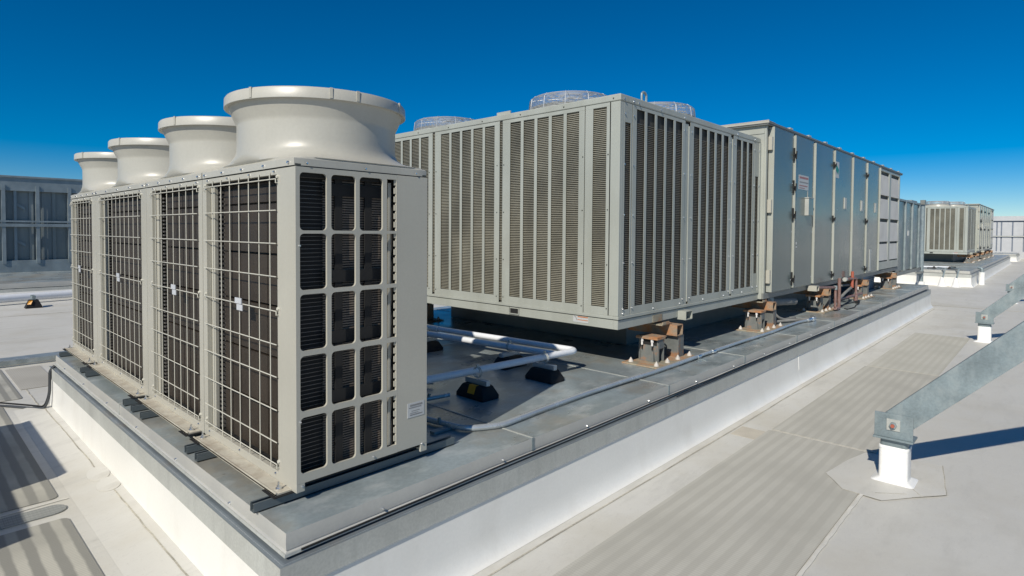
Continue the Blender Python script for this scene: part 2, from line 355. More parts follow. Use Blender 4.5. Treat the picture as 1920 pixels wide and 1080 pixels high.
# ------------------------------------------------------------------ equipment curbs
def ring_profile(mb,x0,y0,x1,y1,prof):
    """prof: (outward offset, z); swept round the rectangle"""
    rings=[]
    for e in prof:
        o_,z=e[0],e[-1]; p_=e[1] if len(e)>2 else o_
        rings.append([(x0-p_,y0-o_,z),(x1+p_,y0-o_,z),(x1+p_,y1+o_,z),(x0-p_,y1+o_,z)])
    mb.loft(rings); return mb
def curb(x0,y0,x1,y1,label,top=G,seams_x=(),seams_y=(),low=RF,fascia=.080):
    """membrane-clad curb with a sheet-metal cap; x0.. are the cap's outer edges"""
    t=thing('equipment_curb',label,'equipment curb',((x0+x1)/2,(y0+y1)/2,low))
    mb=MB(); n=24
    # cap: top sheet (gridded a little so that it dents), fascia, drip edge
    nx=max(2,int((x1-x0)/.35)); ny=max(2,int((y1-y0)/.35)); b=len(mb.v)
    for j in range(ny+1):
        for i in range(nx+1):
            e=(i in(0,nx) or j in(0,ny)); mb.v.append((x0+(x1-x0)*i/nx,y0+(y1-y0)*j/ny,top+(0 if e else random.uniform(-.0012,.0012))))
    for j in range(ny):
        for i in range(nx): a=b+j*(nx+1)+i; mb.f.append((a,a+1,a+nx+2,a+nx+1))
    cap=obj('metal_cap',mb,'galv',t)
    mb=MB(); ring_profile(mb,x0,y0,x1,y1,[(0,top),(.003,top-fascia*.55),(0,top-fascia),(-.004,top-fascia-.003),(.006,top-fascia-.009),(.004,top-fascia-.011),(-.02,top-fascia-.006)])
    obj('cap_fascia',mb,'fascia',cap)
    mb=MB()
    for sx in seams_x:
        mb.box(sx-.006,y0+.0,top+.0008,sx+.006,y1,top+.004)
        pass
    mc=MB()
    for sx in seams_x: mc.box(sx-.012,y0-.005,top-fascia,sx+.012,y0+.0005,top+.0015)
    if seams_x: obj('seam_clips',mc,'galv_old',cap)
    for sy in seams_y:
        mb.box(x0,sy-.006,top+.0012,x1,sy+.006,top+.0045); mb.box(x0-.005,sy-.02,top-fascia,x0+.0005,sy+.02,top+.002)
    if len(mb.v): obj('cap_seams',mb,'galv_light',cap)
    # counter flashing, standing out below the cap
    f0=top-fascia-.03
    mb=MB(); ring_profile(mb,x0,y0,x1,y1,[(-.03,f0+.024),(.012,f0+.020),(.014,f0+.006)]); obj('cleat_strip',mb,'galv_light',t)
    mb=MB(); ring_profile(mb,x0,y0,x1,y1,[(-.05,f0-.004),(.0535,f0-.012)]); obj('flashing_ledge',mb,'ledge',t)
    mb=MB(); ring_profile(mb,x0,y0,x1,y1,[(.0537,f0-.009),(.054,f0-.115),(.056,f0-.128),(.054,f0-.129),(.04,f0-.115)])
    obj('counter_flashing',mb,'galv_light',t)
    h=low
    mb=MB(); ring_profile(mb,x0,y0,x1,y1,[(.034,.034,f0-.01),(.044,.044,f0-.125),(.056,.046,low+.15),(.061,.047,low+.11),(.069,.048,low+.075),(.081,.050,low+.044),(.096,.054,low+.021),(.112,.060,low+.007),(.128,.068,low+.0015)])
    obj('membrane_skirt',mb,'roof_skirt',t)
    mb=MB(); mb.box(x0+.02,y0+.02,low+.01,x1-.02,y1-.02,top-.01); obj('core',mb,'gap',t)
    return t
M['roof_skirt']=surf('white_membrane_skirt',(.77,.762,.72),.38,var=.04,scale=1.2,fine=.02,stain=(.60,.575,.52),stain_amt=.35,stain_scale=3.2,stain_stretch=(1,1,.5),sharp=(.5,.72),bump=.35,bscale=3.5)
near_curb=curb(-.166,-.234,17.87,5.15,'long near white curb with grey metal cap carrying the condensing units and the big rooftop unit',
     seams_x=(1.543,3.411,5.16,6.95,8.75,10.5,12.2,13.9,15.7),seams_y=(2.6,))
# bulges and streaks: small screws along the fascia
screws(near_curb,[(i*.9+.35,-.236,G-.062) for i in range(20)],(0,-1,0),.007,.012)
screws(near_curb,[(-.168,i*.85+.4,G-.062) for i in range(6)],(-1,0,0),.007,.012)
# vertical membrane lap on the skirt
mb=MB(); xl=6.88; mb.hexa([(xl,-.293,-.50),(xl+.03,-.293,-.50),(xl+.03,-.27,-.50),(xl,-.27,-.50),(xl,-.2815,-.29),(xl+.03,-.2815,-.29),(xl+.03,-.27,-.29),(xl,-.27,-.29)]); obj('skirt_lap',mb,'roof_skirt',near_curb)
far_curb=curb(26.2,-.40,50.5,5.2,'far white curb with grey metal cap below the distant rooftop unit at right',seams_x=(30,34,38,42))
mb=MB()
curb(-14,18.8,15,25.6,'low grey capped curb below the screen wall at far left',top=-.25,fascia=.12)
curb(55.0,-.55,60.0,.9,'small distant white curb box in front of the pale screen at far right',top=-.12,fascia=.05)
# low strip with blue-grey metal cap across the roof at left
t=thing('expansion_joint',"low roof joint with blue-grey metal cap running left of the near curb's far corner",'roof joint',(-3,8.1,RF))
mb=MB(); mb.box(-12,8.02,RF+.03,12,8.30,RF+.10); obj('metal_cap',mb,'galv',t,bevel=.01)
mb=MB(); mb.box(-12,8.05,RF,12,8.28,RF+.03); obj('membrane_base',mb,'roof_skirt',t)

# cables clipped below the cap, then down the end of the curb and across the roof
def cable(pts,r,mat,label,name='cable',group='black cables on the near curb',bend=.06,n=8):
    mb=MB(); mb.tube(pts,r,n,True,bend); return tag(obj(name,mb,mat),label,'cable',group)
pts=[]; x=-.1
while x<17.8: pts.append((x,-.2455-random.uniform(0,.002),-.149+random.uniform(-.002,.003)+.003*math.sin(x*.7))); x+=.45
cable(pts,.0055,'black','long black cable running under the front edge of the near curb cap',bend=.1)
pts=[(x_,-.262-random.uniform(0,.003),-.1615+.002*math.sin(x_*1.1)) for x_,y_,z_ in pts if x_>3.2]
cable(pts,.0055,'cable','grey cable below the long black one, on the far part of the near curb',bend=.1)
cable([(-.19,5.06,-.15),(-.232,5.06,-.2),(-.236,5.07,-.45),(-.27,5.1,-.60),(-.36,5.35,RF+.015),(-.62,5.78,RF+.015),(-2.6,5.86,RF+.015)],.012,'cable',
      'grey-black cable dropping from the left end of the near curb to the roof',bend=.12)
cable([(-.19,5.09,-.15),(-.234,5.09,-.2),(-.238,5.10,-.45),(-.275,5.13,-.59),(-.37,5.40,RF+.04),(-.62,5.81,RF+.04),(-2.6,5.90,RF+.04)],.009,'black',
      'thin black cable lying on the grey one at the left end of the near curb',bend=.12)

# ------------------------------------------------------------------ condensing units
def rrect(cx,cy,hx,hy,r,k=7):
    pts=[]
    for sx,sy,a0 in ((1,1,0),(-1,1,90),(-1,-1,180),(1,-1,270)):
        for i in range(k):
            a=math.radians(a0+90*i/(k-1)); pts.append((cx+sx*(hx-r)+r*math.cos(a),cy+sy*(hy-r)+r*math.sin(a)))
    return pts
def holed_panel_xz(mb,cells,y,th):
    """cells: (outer rect, hole rect, radius) in x,z on the plane y; th = thickness inward (+y)"""
    for (ox0,oz0,ox1,oz1),(x0,z0,x1,z1),r in cells:
        k=6; inner=rrect((x0+x1)/2,(z0+z1)/2,(x1-x0)/2,(z1-z0)/2,r,k)
        outer=[(ox1,oz1),(ox0,oz1),(ox0,oz0),(ox1,oz0)]
        for yy in (y,y+th):
            b=len(mb.v); mb.v+=[(p[0],yy,p[1]) for p in inner]; o=len(mb.v); mb.v+=[(p[0],yy,p[1]) for p in outer]
            for c in range(4):
                for i in range(k-1): mb.f.append((b+c*k+i,b+c*k+i+1,o+c))
                nx=(c+1)%4; mb.f.append((b+c*k+k-1,b+nx*k,o+nx,o+c))
        b=len(mb.v)
        mb.v+=[(p[0],y,p[1]) for p in inner]+[(p[0],y+th,p[1]) for p in inner]; n=len(inner)
        for i in range(n): j=(i+1)%n; mb.f.append((b+i,b+j,b+n+j,b+n+i))
W=.827; H=1.646
def condensing_unit(y0,y1,p0,p1,fan_y,label,end_panel=False,nv=6,vy=None,clip_y=None,ry=.46):
    t=thing('condensing_unit',label,'condensing unit',(W/2,(y0+y1)/2,0),'row of beige condensing units')
    # posts and rails of the cabinet (left face x=0)
    mb=MB()
    a=.002
    if end_panel: mb.box(0,y0-.003,0,.014,p0,H)
    else: mb.box(0,y0+a,0,.03,p0,H)
    mb.box(0,p1,0,.03,y1-a,H)
    mb.box(.001,p0,1.615,.03,p1,H); mb.box(.001,p0,.0,.03,p1,.055)
    mb.box(.03,y1-.03,0,W-.001,y1-a,H)          # far side
    mb.box(W-.03,y0+.02,0,W,y1-.031,H)          # back
    if not end_panel: mb.box(.03,y0+a,0,W-.03,y0+.02,H)
    fr=obj('cabinet',mb,'beige',t,bevel=.003)
    mb=MB(); mb.box(.03,y0+.03,.02,W-.03,y1-.04,.04); obj('floor_pan',mb,'dark',t)
    mb=MB(); mb.box(.03,y0+.03,1.60,W-.03,y1-.04,1.63); obj('top_deck',mb,'dark',t)
    # foot flange
    mb=MB(); mb.box(-.085,y0+.05,.0,.0,y1-.05,.008); mb.box(-.085,y0+.05,-.004,-.078,y1-.05,.014)
    ft=obj('foot_flange',mb,'beige_dirty',t)
    for yy in (y0+.10,y1-.10):
        mb=MB(); mb.cyl((-.045,yy,.008),(-.045,yy,.016),.016,10); mb.cyl((-.045,yy,.016),(-.045,yy,.026),.010,6); mb.cyl((-.045,yy,.026),(-.045,yy,.045),.005,6)
        obj('foot_bolt',mb,'chrome',ft)
        mb=MB(); mb.box(-.10,yy-.07,-.005,.04,yy+.07,-.0005); obj('rubber_foot',mb,'black',t)
    # coil: three bent slabs with joints and fin rows
    mb=MB(); n=int((p1-p0)/.125); 
    yb0=p0+.02; yb1=p1-.12
    for i in range(n):
        ya=yb0+(yb1-yb0)*i/n; yb=yb0+(yb1-yb0)*(i+1)/n-.008
        z=.06
        while z<1.56:
            z2=min(1.58,z+.285); mb.box(.065,ya,z,.10,yb,z2-.012); z=z2
    mb.box(.10,yb0,.05,.12,yb1,1.60)
    obj('coil',mb,'coil_brown',t)
    mb=MB()
    z=.07
    while z<1.58: mb.box(.05,p1-.115,z,.09,p1-.075,z+.012); z+=.028
    mb.box(.09,p1-.13,.05,.11,p1-.02,1.6)
    obj('coil_header',mb,'coil_tube',t)
    mb=MB(); mb.box(.03,p1-.06,.05,.05,p1,1.615); obj('coil_bracket',mb,'beige',t)
    # wire guard
    mb=MB(); r=.0031
    zs=[1.592,1.43,1.258,1.085,.905,.73,.56,.385,.215,.10]
    for z in zs: mb.tube([(-.012,p0-.012,z),(-.012,p1+.012,z)],r,6)
    for yv in vy: mb.tube([(-.004,yv,.065),(-.004,yv,1.628)],r,6)
    for z in (1.592,.905,.10):
        for yy in (p0-.012,p1+.012): mb.tube([(-.012,yy,z),(-.012,yy,z-.02),(.002,yy,z-.02)],r,6); mb.bolt((0,yy,z+.012),(-1,0,0),.012,.008)
    obj('wire_guard',mb,'wire',t)
    if clip_y is not None:
        mb=MB(); mb.box(-.022,clip_y-.012,.905,-.016,clip_y+.075,.938); mb.box(-.022,clip_y-.028,.868,-.018,clip_y+.050,.902)
        obj('white_clip',mb,'white_plastic',t)
    mb=MB(); mb.box(.003,y0+.003,H+.0003,W-.003,y1-.003,1.66); obj('cap_gap_strip',mb,'gap',t)  # dark strip put in to read as the groove under the cap
    # top cap and fan shroud: square base flows into a round neck and a flared rim
    hx=(W+.012)/2; hy=(y1-y0)/2-.001; cx=W/2; cy0=(y0+y1)/2
    N_=96
    def ring(ax,ay,p,z,cy,ccx=cx):
        pts=[]
        for k in range(N_):
            a=2*PI*k/N_; c=math.cos(a); s_=math.sin(a)
            q=(abs(c)**p+abs(s_)**p)**(-1/p)
            pts.append((ccx+ax*c*q,cy+ay*s_*q,z))
        return pts
    mb=MB()
    P=[]
    prof=[(1.000,1.000,60,1.6515,0),(1.000,1.000,60,1.688,0),(.988,.990,50,1.6925,0)]
    rings=[ring(hx*a_,hy*b_,p,z,cy0) for a_,b_,p,z,_ in prof]
    nx,ny=.454,ry-.002
    for ax,ay,p,z,f in ((hx*.985,hy*.975,24,1.6955,.2),(hx*1.0,min(hy*.96,ny+.12),9,1.700,.6),(.440,min(hy*.955,ny+.085),4.5,1.708,.9),(.450,min(hy*.95,ny+.052),3.0,1.720,1),(nx+.001,ny+.028,2.5,1.736,1),(nx+.001,ny+.012,2.15,1.757,1),(nx,ny+.003,2.03,1.785,1),(nx,ny,2,1.82,1),
                       (nx,ny,2,1.925,1),(nx+.001,ny+.001,2,1.935,1),(nx+.005,ny+.004,2,1.947,1),(nx+.026,ny+.020,2,1.990,1),(nx+.046,ny+.036,2,2.033,1)):
        rings.append(ring(ax,ay,p,z,cy0*(1-f)+fan_y*f,cx*(1-f)+(cx+.03)*f))
    mb.loft(rings)
    sh=obj('fan_shroud',mb,'beige_gloss',t)
    mb=MB()
    rr=[ring(nx+ex,ny+ey,2,z-.008,fan_y,cx+.03) for ex,ey,z in ((.040,.030,2.040),(.067,.051,2.036),(.069,.053,2.038),(.067,.051,2.088),(.061,.045,2.097),(.040,.025,2.100),(.02,.0,2.09),(-.02,-.03,2.04),(-.035,-.045,1.95),(-.035,-.045,1.75))]
    mb.loft(rr); rim=obj('rim',mb,'beige_gloss',sh)
    for adeg in (-112,-96,-58,150,200):
        mb=MB()
        a=math.radians(adeg); ex=nx+.068; ey=ny+.052
        p=Vector((cx+.03+ex*math.cos(a),fan_y+ey*math.sin(a),2.068)); d=Vector((math.cos(a),math.sin(a),0)); s_=Vector((-d.y,d.x,0))
        q=[p-s_*.008-d*.004,p+s_*.008-d*.004,p+s_*.008+d*.004,p-s_*.008+d*.004]
        mb.hexa([(v.x,v.y,2.034) for v in q]+[(v.x,v.y,2.090) for v in q])
        obj('rim_clip',mb,'beige',rim)
    # fan guard inside the mouth
    mb=MB()
    for rr_ in (.12,.2,.28,.36,.43): mb.tube([(cx+rr_*math.cos(2*PI*k/40),fan_y+rr_*1.05*math.sin(2*PI*k/40),2.05) for k in range(41)],.003,5,False)
    for k in range(10): a=2*PI*k/10; mb.tube([(cx,fan_y,2.05),(cx+.44*math.cos(a),fan_y+.46*math.sin(a),2.05)],.003,5)
    obj('fan_guard',mb,'wire',t)
    mb=MB(); mb.lathe((cx,fan_y),[(.001,1.9),(.09,1.9),(.10,1.86),(.10,1.75),(.001,1.74)],24)
    for k in range(4):
        a0=2*PI*k/4
        A=[(cx+r_*math.cos(a0+da),fan_y+r_*math.sin(a0+da),1.82+dz) for r_,da,dz in ((.09,-.3,.03),(.38,-.28,.03),(.38,.3,-.03),(.09,.4,-.03))]
        mb.hexa(A+[(x,y,z+.006) for x,y,z in A])
    obj('fan',mb,'black',t)
    screws(t,[(-.006,yy,1.668) for yy in [y0+.06+(y1-y0-.12)*i/4 for i in range(5)]],(-1,0,0),.009,.007)
    screws(t,[(0,yy,1.632) for yy in [p0+.03+(p1-p0-.06)*i/3 for i in range(4)]],(-1,0,0),.007,.006)
    screws(t,[(0,yy,.04) for yy in [p0+.03+(p1-p0-.06)*i/2 for i in range(3)]],(-1,0,0),.007,.006)
    if end_panel:
        screws(t,[(xx,-.006,1.664) for xx in (.06,.40,.74)]+[(.02,-.004,1.25),(.02,-.004,.36),(.03,-.004,.03),(.45,-.004,.065),(.79,-.004,.05)],(0,-1,0),.007,.006)
    if end_panel:
        mb=MB()
        cols=[(.022,.170),(.195,.340),(.364,.512)]; rows=[(1.327,1.618),(1.026,1.311),(.718,1.004),(.410,.691),(.092,.379)]
        ce=[.0,.1825,.352,.526]; re=[1.645,1.319,1.015,.7045,.3945,.045]
        cells=[]
        for i,(a_,b_) in enumerate(cols):
            for j,(z0,z1) in enumerate(rows):
                cells.append(((ce[i],re[j+1],ce[i+1],re[j]),(a_,z0,b_,z1),.022))
        for j,(z0,z1) in enumerate(rows):
            cells.append(((.526,re[j+1],.612,re[j]),(.540,z0,.604,z1),.002))
        holed_panel_xz(mb,cells,-.004,.014)
        mb.box(.612,-.004,.045,W+.001,.010,1.645)
        mb.box(-.001,-.004,.002,.045,.010,.045); mb.box(.78,-.004,0,W+.001,.010,.045)
        ep=obj('end_panel',mb,'beige',t,bevel=.0025)
        mb=MB()
        for j,(z0,z1) in enumerate(rows):
            z=z0+.02
            while z<z1-.01: mb.box(.594,.002,z,.609,.010,z+.032); z+=.048
            mb.box(.570,.03,z0-.005,.590,.034,z1+.005)
        obj('slot_ladder',mb,'beige',ep)
        # what shows through the openings
        mb=MB(); z=.07
        while z<1.62: mb.box(.018,.050,z,.178,.0525,z+.0024); z+=.0215
        obj('tube_rows',mb,'coil_tube',t)
        mb=MB(); mb.box(.015,.076,.05,.60,.09,1.63); mb.box(.61,.03,.05,.62,.3,1.63); obj('inner_baffle',mb,'dark',t)
        mb=MB(); z=.06
        while z<1.60: mb.box(.185,.066,z,.60,.0745,z+.0075); z+=.0135
        obj('inner_coil',mb,'coil_inner',t)
        mb=MB()
        for xa,xb in ((.248,.292),(.432,.476)): mb.box(xa,.052,.05,xb,.06,1.63)
        for z in (1.53,1.07,.745,.425): mb.box(.185,.0485,z-.02,.60,.0515,z+.045)
        obj('cross_bars',mb,'dark',t)
        mb=MB(); mb.box(.682,-.0065,.226,.805,-.0045,.312); st=obj('sticker',mb,'sticker',ep)
        mb=MB()
        for z,xa,xb,h_ in ((.292,.70,.79,.010),(.281,.692,.782,.005),(.262,.71,.77,.003),(.250,.70,.76,.003),(.238,.70,.79,.006)): mb.box(xa,-.0075,z,xb,-.0066,z+h_)
        obj('print_lines',mb,'ink',st)
        # triangular rib at the foot of the shroud
        mb=MB(); q=[(.62,.10,1.69),(.632,.10,1.69),(.632,.165,1.695),(.62,.165,1.695),(.590,.185,1.80),(.598,.185,1.80),(.598,.19,1.80),(.59,.19,1.80)]
        mb.hexa(q); obj('rib',mb,'beige_gloss',sh)
    return t
M['coil_tube']=surf('dull_coil_tube',(.16,.15,.14),.4,metal=.4,var=.15,scale=6)
condensing_unit(0,1.255,.20,1.19,.585,'nearest beige condensing unit, with a perforated end panel and white rating sticker',True,vy=[.274+.1325*i for i in range(7)],clip_y=.62,ry=.487)
condensing_unit(1.26,2.455,1.33,2.31,1.79,'second beige condensing unit, joined to the nearest one by a narrow slotted strip',vy=[1.415+.1325*i for i in range(7)],clip_y=1.74)
condensing_unit(2.46,4.10,2.60,3.94,3.18,'third and widest beige condensing unit, between two broad posts',vy=[2.67+.133*i for i in range(10)],clip_y=3.20)
condensing_unit(4.105,5.24,4.27,5.20,4.55,'farthest beige condensing unit at the left end of the row',vy=[4.34+.131*i for i in range(7)],clip_y=4.72)
# slots on the joining strip
# channels under the units
i=0
for (ya,lab) in ((.075,'galvanised channel running under the perforated end panel of the nearest unit'),(.945,'galvanised channel sticking out below the right part of the nearest condensing unit'),
          (1.12,'galvanised channel sticking out where the nearest and second units meet'),(2.06,'lower galvanised channel of the pair under the second condensing unit'),
          (2.30,'galvanised channel sticking out at the wide post of the second unit'),(2.52,'galvanised channel sticking out below the near edge of the third unit'),
          (3.80,'galvanised channel sticking out at the far edge of the third unit'),(4.02,'galvanised channel sticking out just past the far edge of the third unit'),
          (5.02,'galvanised channel at the far left end of the unit row')):
    x1_=1.10 if ya<.5 else .98
    mb=MB(); z0,z1=G+.004,-.006
    mb.box(-.19+.035*(ya>.5),ya-.0225,z0,x1_,ya+.0225,z0+.003); mb.box(-.19+.035*(ya>.5),ya-.0225,z0,x1_,ya-.0195,z1); mb.box(-.19+.035*(ya>.5),ya+.0195,z0,x1_,ya+.0225,z1)
    mb.box(-.19+.035*(ya>.5),ya-.0195,z1-.003,x1_,ya-.012,z1); mb.box(-.19+.035*(ya>.5),ya+.012,z1-.003,x1_,ya+.0195,z1)
    tag(obj('support_channel',mb,'channel_grey'),lab,'support channel','galvanised channels under the condensing units')

# ------------------------------------------------------------------ big rooftop unit
X0,Y0=3.521,.384; X1=7.19; Y1=4.83; ZB,ZT=.36,2.685
def big_unit():
    t=thing('rooftop_unit','large near grey-green rooftop unit with slotted condenser section and long row of doors','rooftop unit',(X0,Y0,ZB),'packaged rooftop units')
    mb=MB()
    # base rail, lip
    mb.box(X0+.0,Y0+.0,ZB,X1,Y0+.05,.452); mb.box(X0,Y0+.05,ZB,X0+.05,Y1,.452); mb.box(X0+.05,Y1-.05,ZB,X1,Y1,.452)
    for x in (4.6,5.6,6.6): mb.box(x,Y0+.05,ZB+.005,x+.05,Y1-.05,.44)
    obj('base_rail',mb,'green_paint',t,bevel=.003)
    mb=MB(); mb.box(X0+.05,Y0+.05,.44,X1,Y1-.05,.452)
    obj('floor_deck',mb,'dark',t)
    mb=MB(); mb.box(4.75,1.05,G+.003,16.2,4.3,ZB-.002); obj('shade_block',mb,'rail_dark',t)  # solid block added under the unit to keep its shade dark
    mb=MB(); mb.box(X0-.012,Y0-.012,.461,X1+.03,Y0+.05,.492); mb.box(X0-.012,Y0+.05,.461,X0+.05,Y1,.492)
    mb.box(X0+.008,Y0+.008,.452,X1,Y0+.05,.461); mb.box(X0+.008,Y0+.05,.452,X0+.05,Y1,.461)
    obj('base_lip',mb,'green_paint',t,bevel=.004)
    # top
    mb=MB(); mb.box(X0-.006,Y0-.006,2.615,X1,Y1,ZT); 
    obj('top_panel',mb,'green_paint',t,bevel=.012)
    # left face
    def strips(mb,lo,hi,slots,z0,z1,zb,zt,ax,th=.004):
        """slotted sheet between lo and hi along y (ax='y', plane x=X0) or x (ax='x', plane y=Y0)"""
        def B(u0,u1,a,b):
            if u1-u0<1e-4: return
            if ax=='y': mb.box(X0,u0,a,X0+th,u1,b)
            else: mb.box(u0,Y0,a,u1,Y0+th,b)
        B(lo,hi,zb,z0); B(lo,hi,z1,zt)
        u=lo
        for a,b in slots: B(u,a,z0,z1); u=b
        B(u,hi,z0,z1)
    mb=MB(); mb.box(X0,Y0,.492,X0+.03,.495,2.614); obj('corner_post',mb,'green_paint',t,bevel=.004)
    parts=[(.505,.803,[(.543,.706)],.573,2.575)]
    for i in range(3):
        s=.883+1.234*i
        sl=[(s+.204*k,s+.204*k+.162) for k in range(5)]
        parts.append((s-.072 if i==0 else s-.085, s+1.02 + (.08 if i<2 else .05), sl,.573,2.575))
    parts.append((4.40,4.66,[(4.46,4.62)],.573,2.575))
    for lo,hi,sl,z0,z1 in parts:
        mb=MB(); strips(mb,lo,hi,sl,z0,z1,.492,2.614,'y'); p=obj('slotted_panel',mb,'green_paint',t,bevel=.0015)
    mb=MB(); mb.box(X0+.03,.4,.492,X0+.04,Y1-.01,2.61); mb.box(X0+.055,.44,.5,X0+.06,Y1-.02,2.60) if False else None
    # coil with real fins behind the slots
    def fins(ax,u0,u1,z0,z1,mat,pitch=.0195,th=.0105):
        mb=MB(); z=z0
        while z<z1:
            A,B_=.012,.026
            if ax=='y': mb.hexa([(X0+A,u0,z+.003),(X0+A,u1,z+.003),(X0+B_,u1,z+.0),(X0+B_,u0,z+.0),(X0+A,u0,z+.003+th*.7),(X0+A,u1,z+.003+th*.7),(X0+B_,u1,z+th+.002),(X0+B_,u0,z+th+.002)])
            else: mb.hexa([(u0,Y0+A,z+.003),(u1,Y0+A,z+.003),(u1,Y0+B_,z),(u0,Y0+B_,z),(u0,Y0+A,z+.003+th*.7),(u1,Y0+A,z+.003+th*.7),(u1,Y0+B_,z+th+.002),(u0,Y0+B_,z+th+.002)])
            z+=pitch
        return mb
    obj('coil',fins('y',.52,Y1-.05,.52,2.60,'fin'),'fin',t,smooth=False)
    mb=MB(); mb.box(X0+.028,Y0+.04,.46,X0+.036,Y1-.03,2.61); mb.box(X0+.04,Y0+.028,.46,X1-.01,Y0+.036,2.61)
    obj('coil_backing',mb,'coil_back',t)
    obj('coil',fins('x',X0+.07,X1-.02,.50,2.44,'fin_dark'),'fin_dark',t,smooth=False)
    # front face
    def fp(lo,hi,sl,z0=.573,z1=2.576,zb=.492,zt=2.614):
        mb=MB(); strips(mb,lo,hi,sl,z0,z1,zb,zt,'x'); return obj('slotted_panel',mb,'green_paint',t,bevel=.0015)
    mb=MB(); mb.box(X0+.031,Y0,.492,X0+.07,Y0+.03,2.614); obj('corner_post',mb,'green_paint',t,bevel=.003)
    fp(X0+.072,3.742,[(3.612,3.715)],.551,2.418)
    fp(3.752,4.885,[(3.829+.2065*k,3.829+.2065*k+.157) for k in range(5)])
    fp(5.01,6.165,[(5.10+.2095*k,5.10+.2095*k+.150) for k in range(5)])
    fp(6.25,6.975,[(6.352,6.505),(6.560,6.708),(6.765,6.905)])
    fp(6.985,7.15,[(7.02,7.125)],.75,2.13)
    mb=MB(); mb.box(7.151,Y0-.01,.492,X1+.02,Y0+.02,2.614); obj('end_post',mb,'green_paint',t,bevel=.003)
    mb=MB()
    for a,b in ((4.886,4.975),(6.166,6.215)): mb.box(a,Y0+.006,.492,b,Y0+.011,2.58)
    obj('recess_panel',mb,'green_paint',t)
    mb=MB(); mb.box(4.976,Y0-.002,.52,5.009,Y0+.03,2.56); mb.box(6.216,Y0-.002,.52,6.249,Y0+.03,2.56); obj('access_trim',mb,'green_paint',t,bevel=.002)
    mb=MB(); mb.box(7.02,Y0+.004,.55,7.125,Y0+.012,.69); obj('blank_plate',mb,'gap',t)
    # screws
    screws(t,[(X0,y,z) for y in (.52,.83,1.96,2.07,3.19,3.33) for z in (.56,1.0,1.55,2.1)],(-1,0,0),.007,.008,'gap')
    screws(t,[(X0-.006,.46+i*.62,2.645) for i in range(7)],(-1,0,0),.008,.008,'gap')
    screws(t,[(x,Y0,z) for x in (3.60,3.765,4.86,5.035,6.145,6.275,6.965,7.14) for z in (.56,1.02,1.5,2.0,2.5)],(0,-1,0),.010,.012)
    screws(t,[(x,Y0-.006,2.64) for x in (3.58,3.75,3.85,4.3,4.85,6.35,6.95)],(0,-1,0),.011,.012)
    screws(t,[(3.6+i*.6,Y0,.515) for i in range(6)],(0,-1,0),.010,.010)
    # openings in the rail and warning sticker
    mb=MB(); mb.box(X0-.004,1.72,.385,X0+.002,1.84,.44); obj('rail_opening',mb,'dark',t)
    mb=MB(); mb.box(X0-.012,1.70,.375,X0-.004,1.86,.385); mb.box(X0-.012,1.70,.385,X0-.004,1.71,.45); mb.box(X0-.012,1.85,.385,X0-.004,1.86,.45); obj('rail_collar',mb,'green_paint',t)
    mb=MB(); mb.box(X0-.0035,.735,.385,X0-.001,.932,.450); s=obj('warning_sticker',mb,'sticker',t,label='small white warning sticker with orange lines')
    mb=MB(); mb.box(X0-.0045,.74,.438,X0-.0036,.872,.449); mb.box(X0-.0045,.74,.408,X0-.0036,.872,.416); obj('orange_lines',mb,'orange_ink',s)
    mb=MB(); mb.hexa([(X0-.0045,.92,.442),(X0-.0045,.895,.442),(X0-.0036,.895,.442),(X0-.0036,.92,.442),(X0-.0045,.915,.449),(X0-.0045,.905,.449),(X0-.0036,.905,.449),(X0-.0036,.915,.449)])
    mb.hexa([(X0-.0045,.905,.442),(X0-.0045,.885,.408),(X0-.0036,.885,.408),(X0-.0036,.905,.442),(X0-.0045,.895,.442),(X0-.0045,.875,.405),(X0-.0036,.875,.405),(X0-.0036,.895,.442)])
    obj('warning_symbol',mb,'ink',s)
    # lifting pocket (square tube end) and lugs
    mb=MB(); 
    for a,b,c,d in ((4.77,.335,4.93,.343),(4.77,.427,4.93,.435),(4.77,.343,4.778,.427),(4.922,.343,4.93,.427)): mb.box(a,Y0-.10,b,c,Y0+.3,d)
    obj('lifting_tube',mb,'green_paint',t)
    mb=MB(); mb.box(4.20,Y0-.006,.36,4.40,Y0-.001,.44); obj('rail_bracket',mb,'rust_tan',t)
    for p_,ax in (((4.06,Y0+.06,ZT),'x'),((X0+.05,2.02,ZT),'y')):
        mb=MB(); x,y,z=p_
        pts=[]
        for k in range(13): a=PI*k/12; pts.append((.045*math.cos(a),.075+.035*math.sin(a)))
        if ax=='x': mb.tube([(x-.04,y,z-.01)]+[(x-q[0],y,z+q[1]) for q in pts]+[(x+.045,y,z-.01)],.013,8)
        else: mb.box(x,y-.11,z-.01,x+.012,y+.11,z+.045)
        obj('lifting_lug',mb,'galv_old' if ax=='x' else 'green_paint',t)
    # condenser fans: venturi and wire cage
    for fx,fy in ((4.45,1.70),(4.45,4.02),(5.65,1.22),(6.15,3.9)):
        mb=MB(); mb.lathe((fx,fy),[(.56,2.684),(.55,2.71),(.525,2.76),(.515,2.84),(.505,2.84),(.49,2.70)],48); v=obj('fan_ring',mb,'beige',t)
        mb=MB()
        for r_,z in [(.525-.00015*k*k,2.80+.0155*k) for k in range(10)]+[(.495,2.955),(.47,2.968),(.44,2.974),(.40,2.978),(.35,2.98),(.3,2.98),(.25,2.98),(.2,2.98),(.15,2.98),(.1,2.98)]:
            mb.tube([(fx+r_*math.cos(2*PI*k/40),fy+r_*math.sin(2*PI*k/40),z) for k in range(41)],.0035,5,False)
        for k in range(12):
            a=2*PI*k/12
            mb.tube([(fx+r_*math.cos(a),fy+r_*math.sin(a),z) for r_,z in ((.528,2.76),(.526,2.84),(.515,2.93),(.475,2.972),(.3,2.983),(0,2.983))],.0045,5)
        obj('fan_guard',mb,'guard_wire',v)
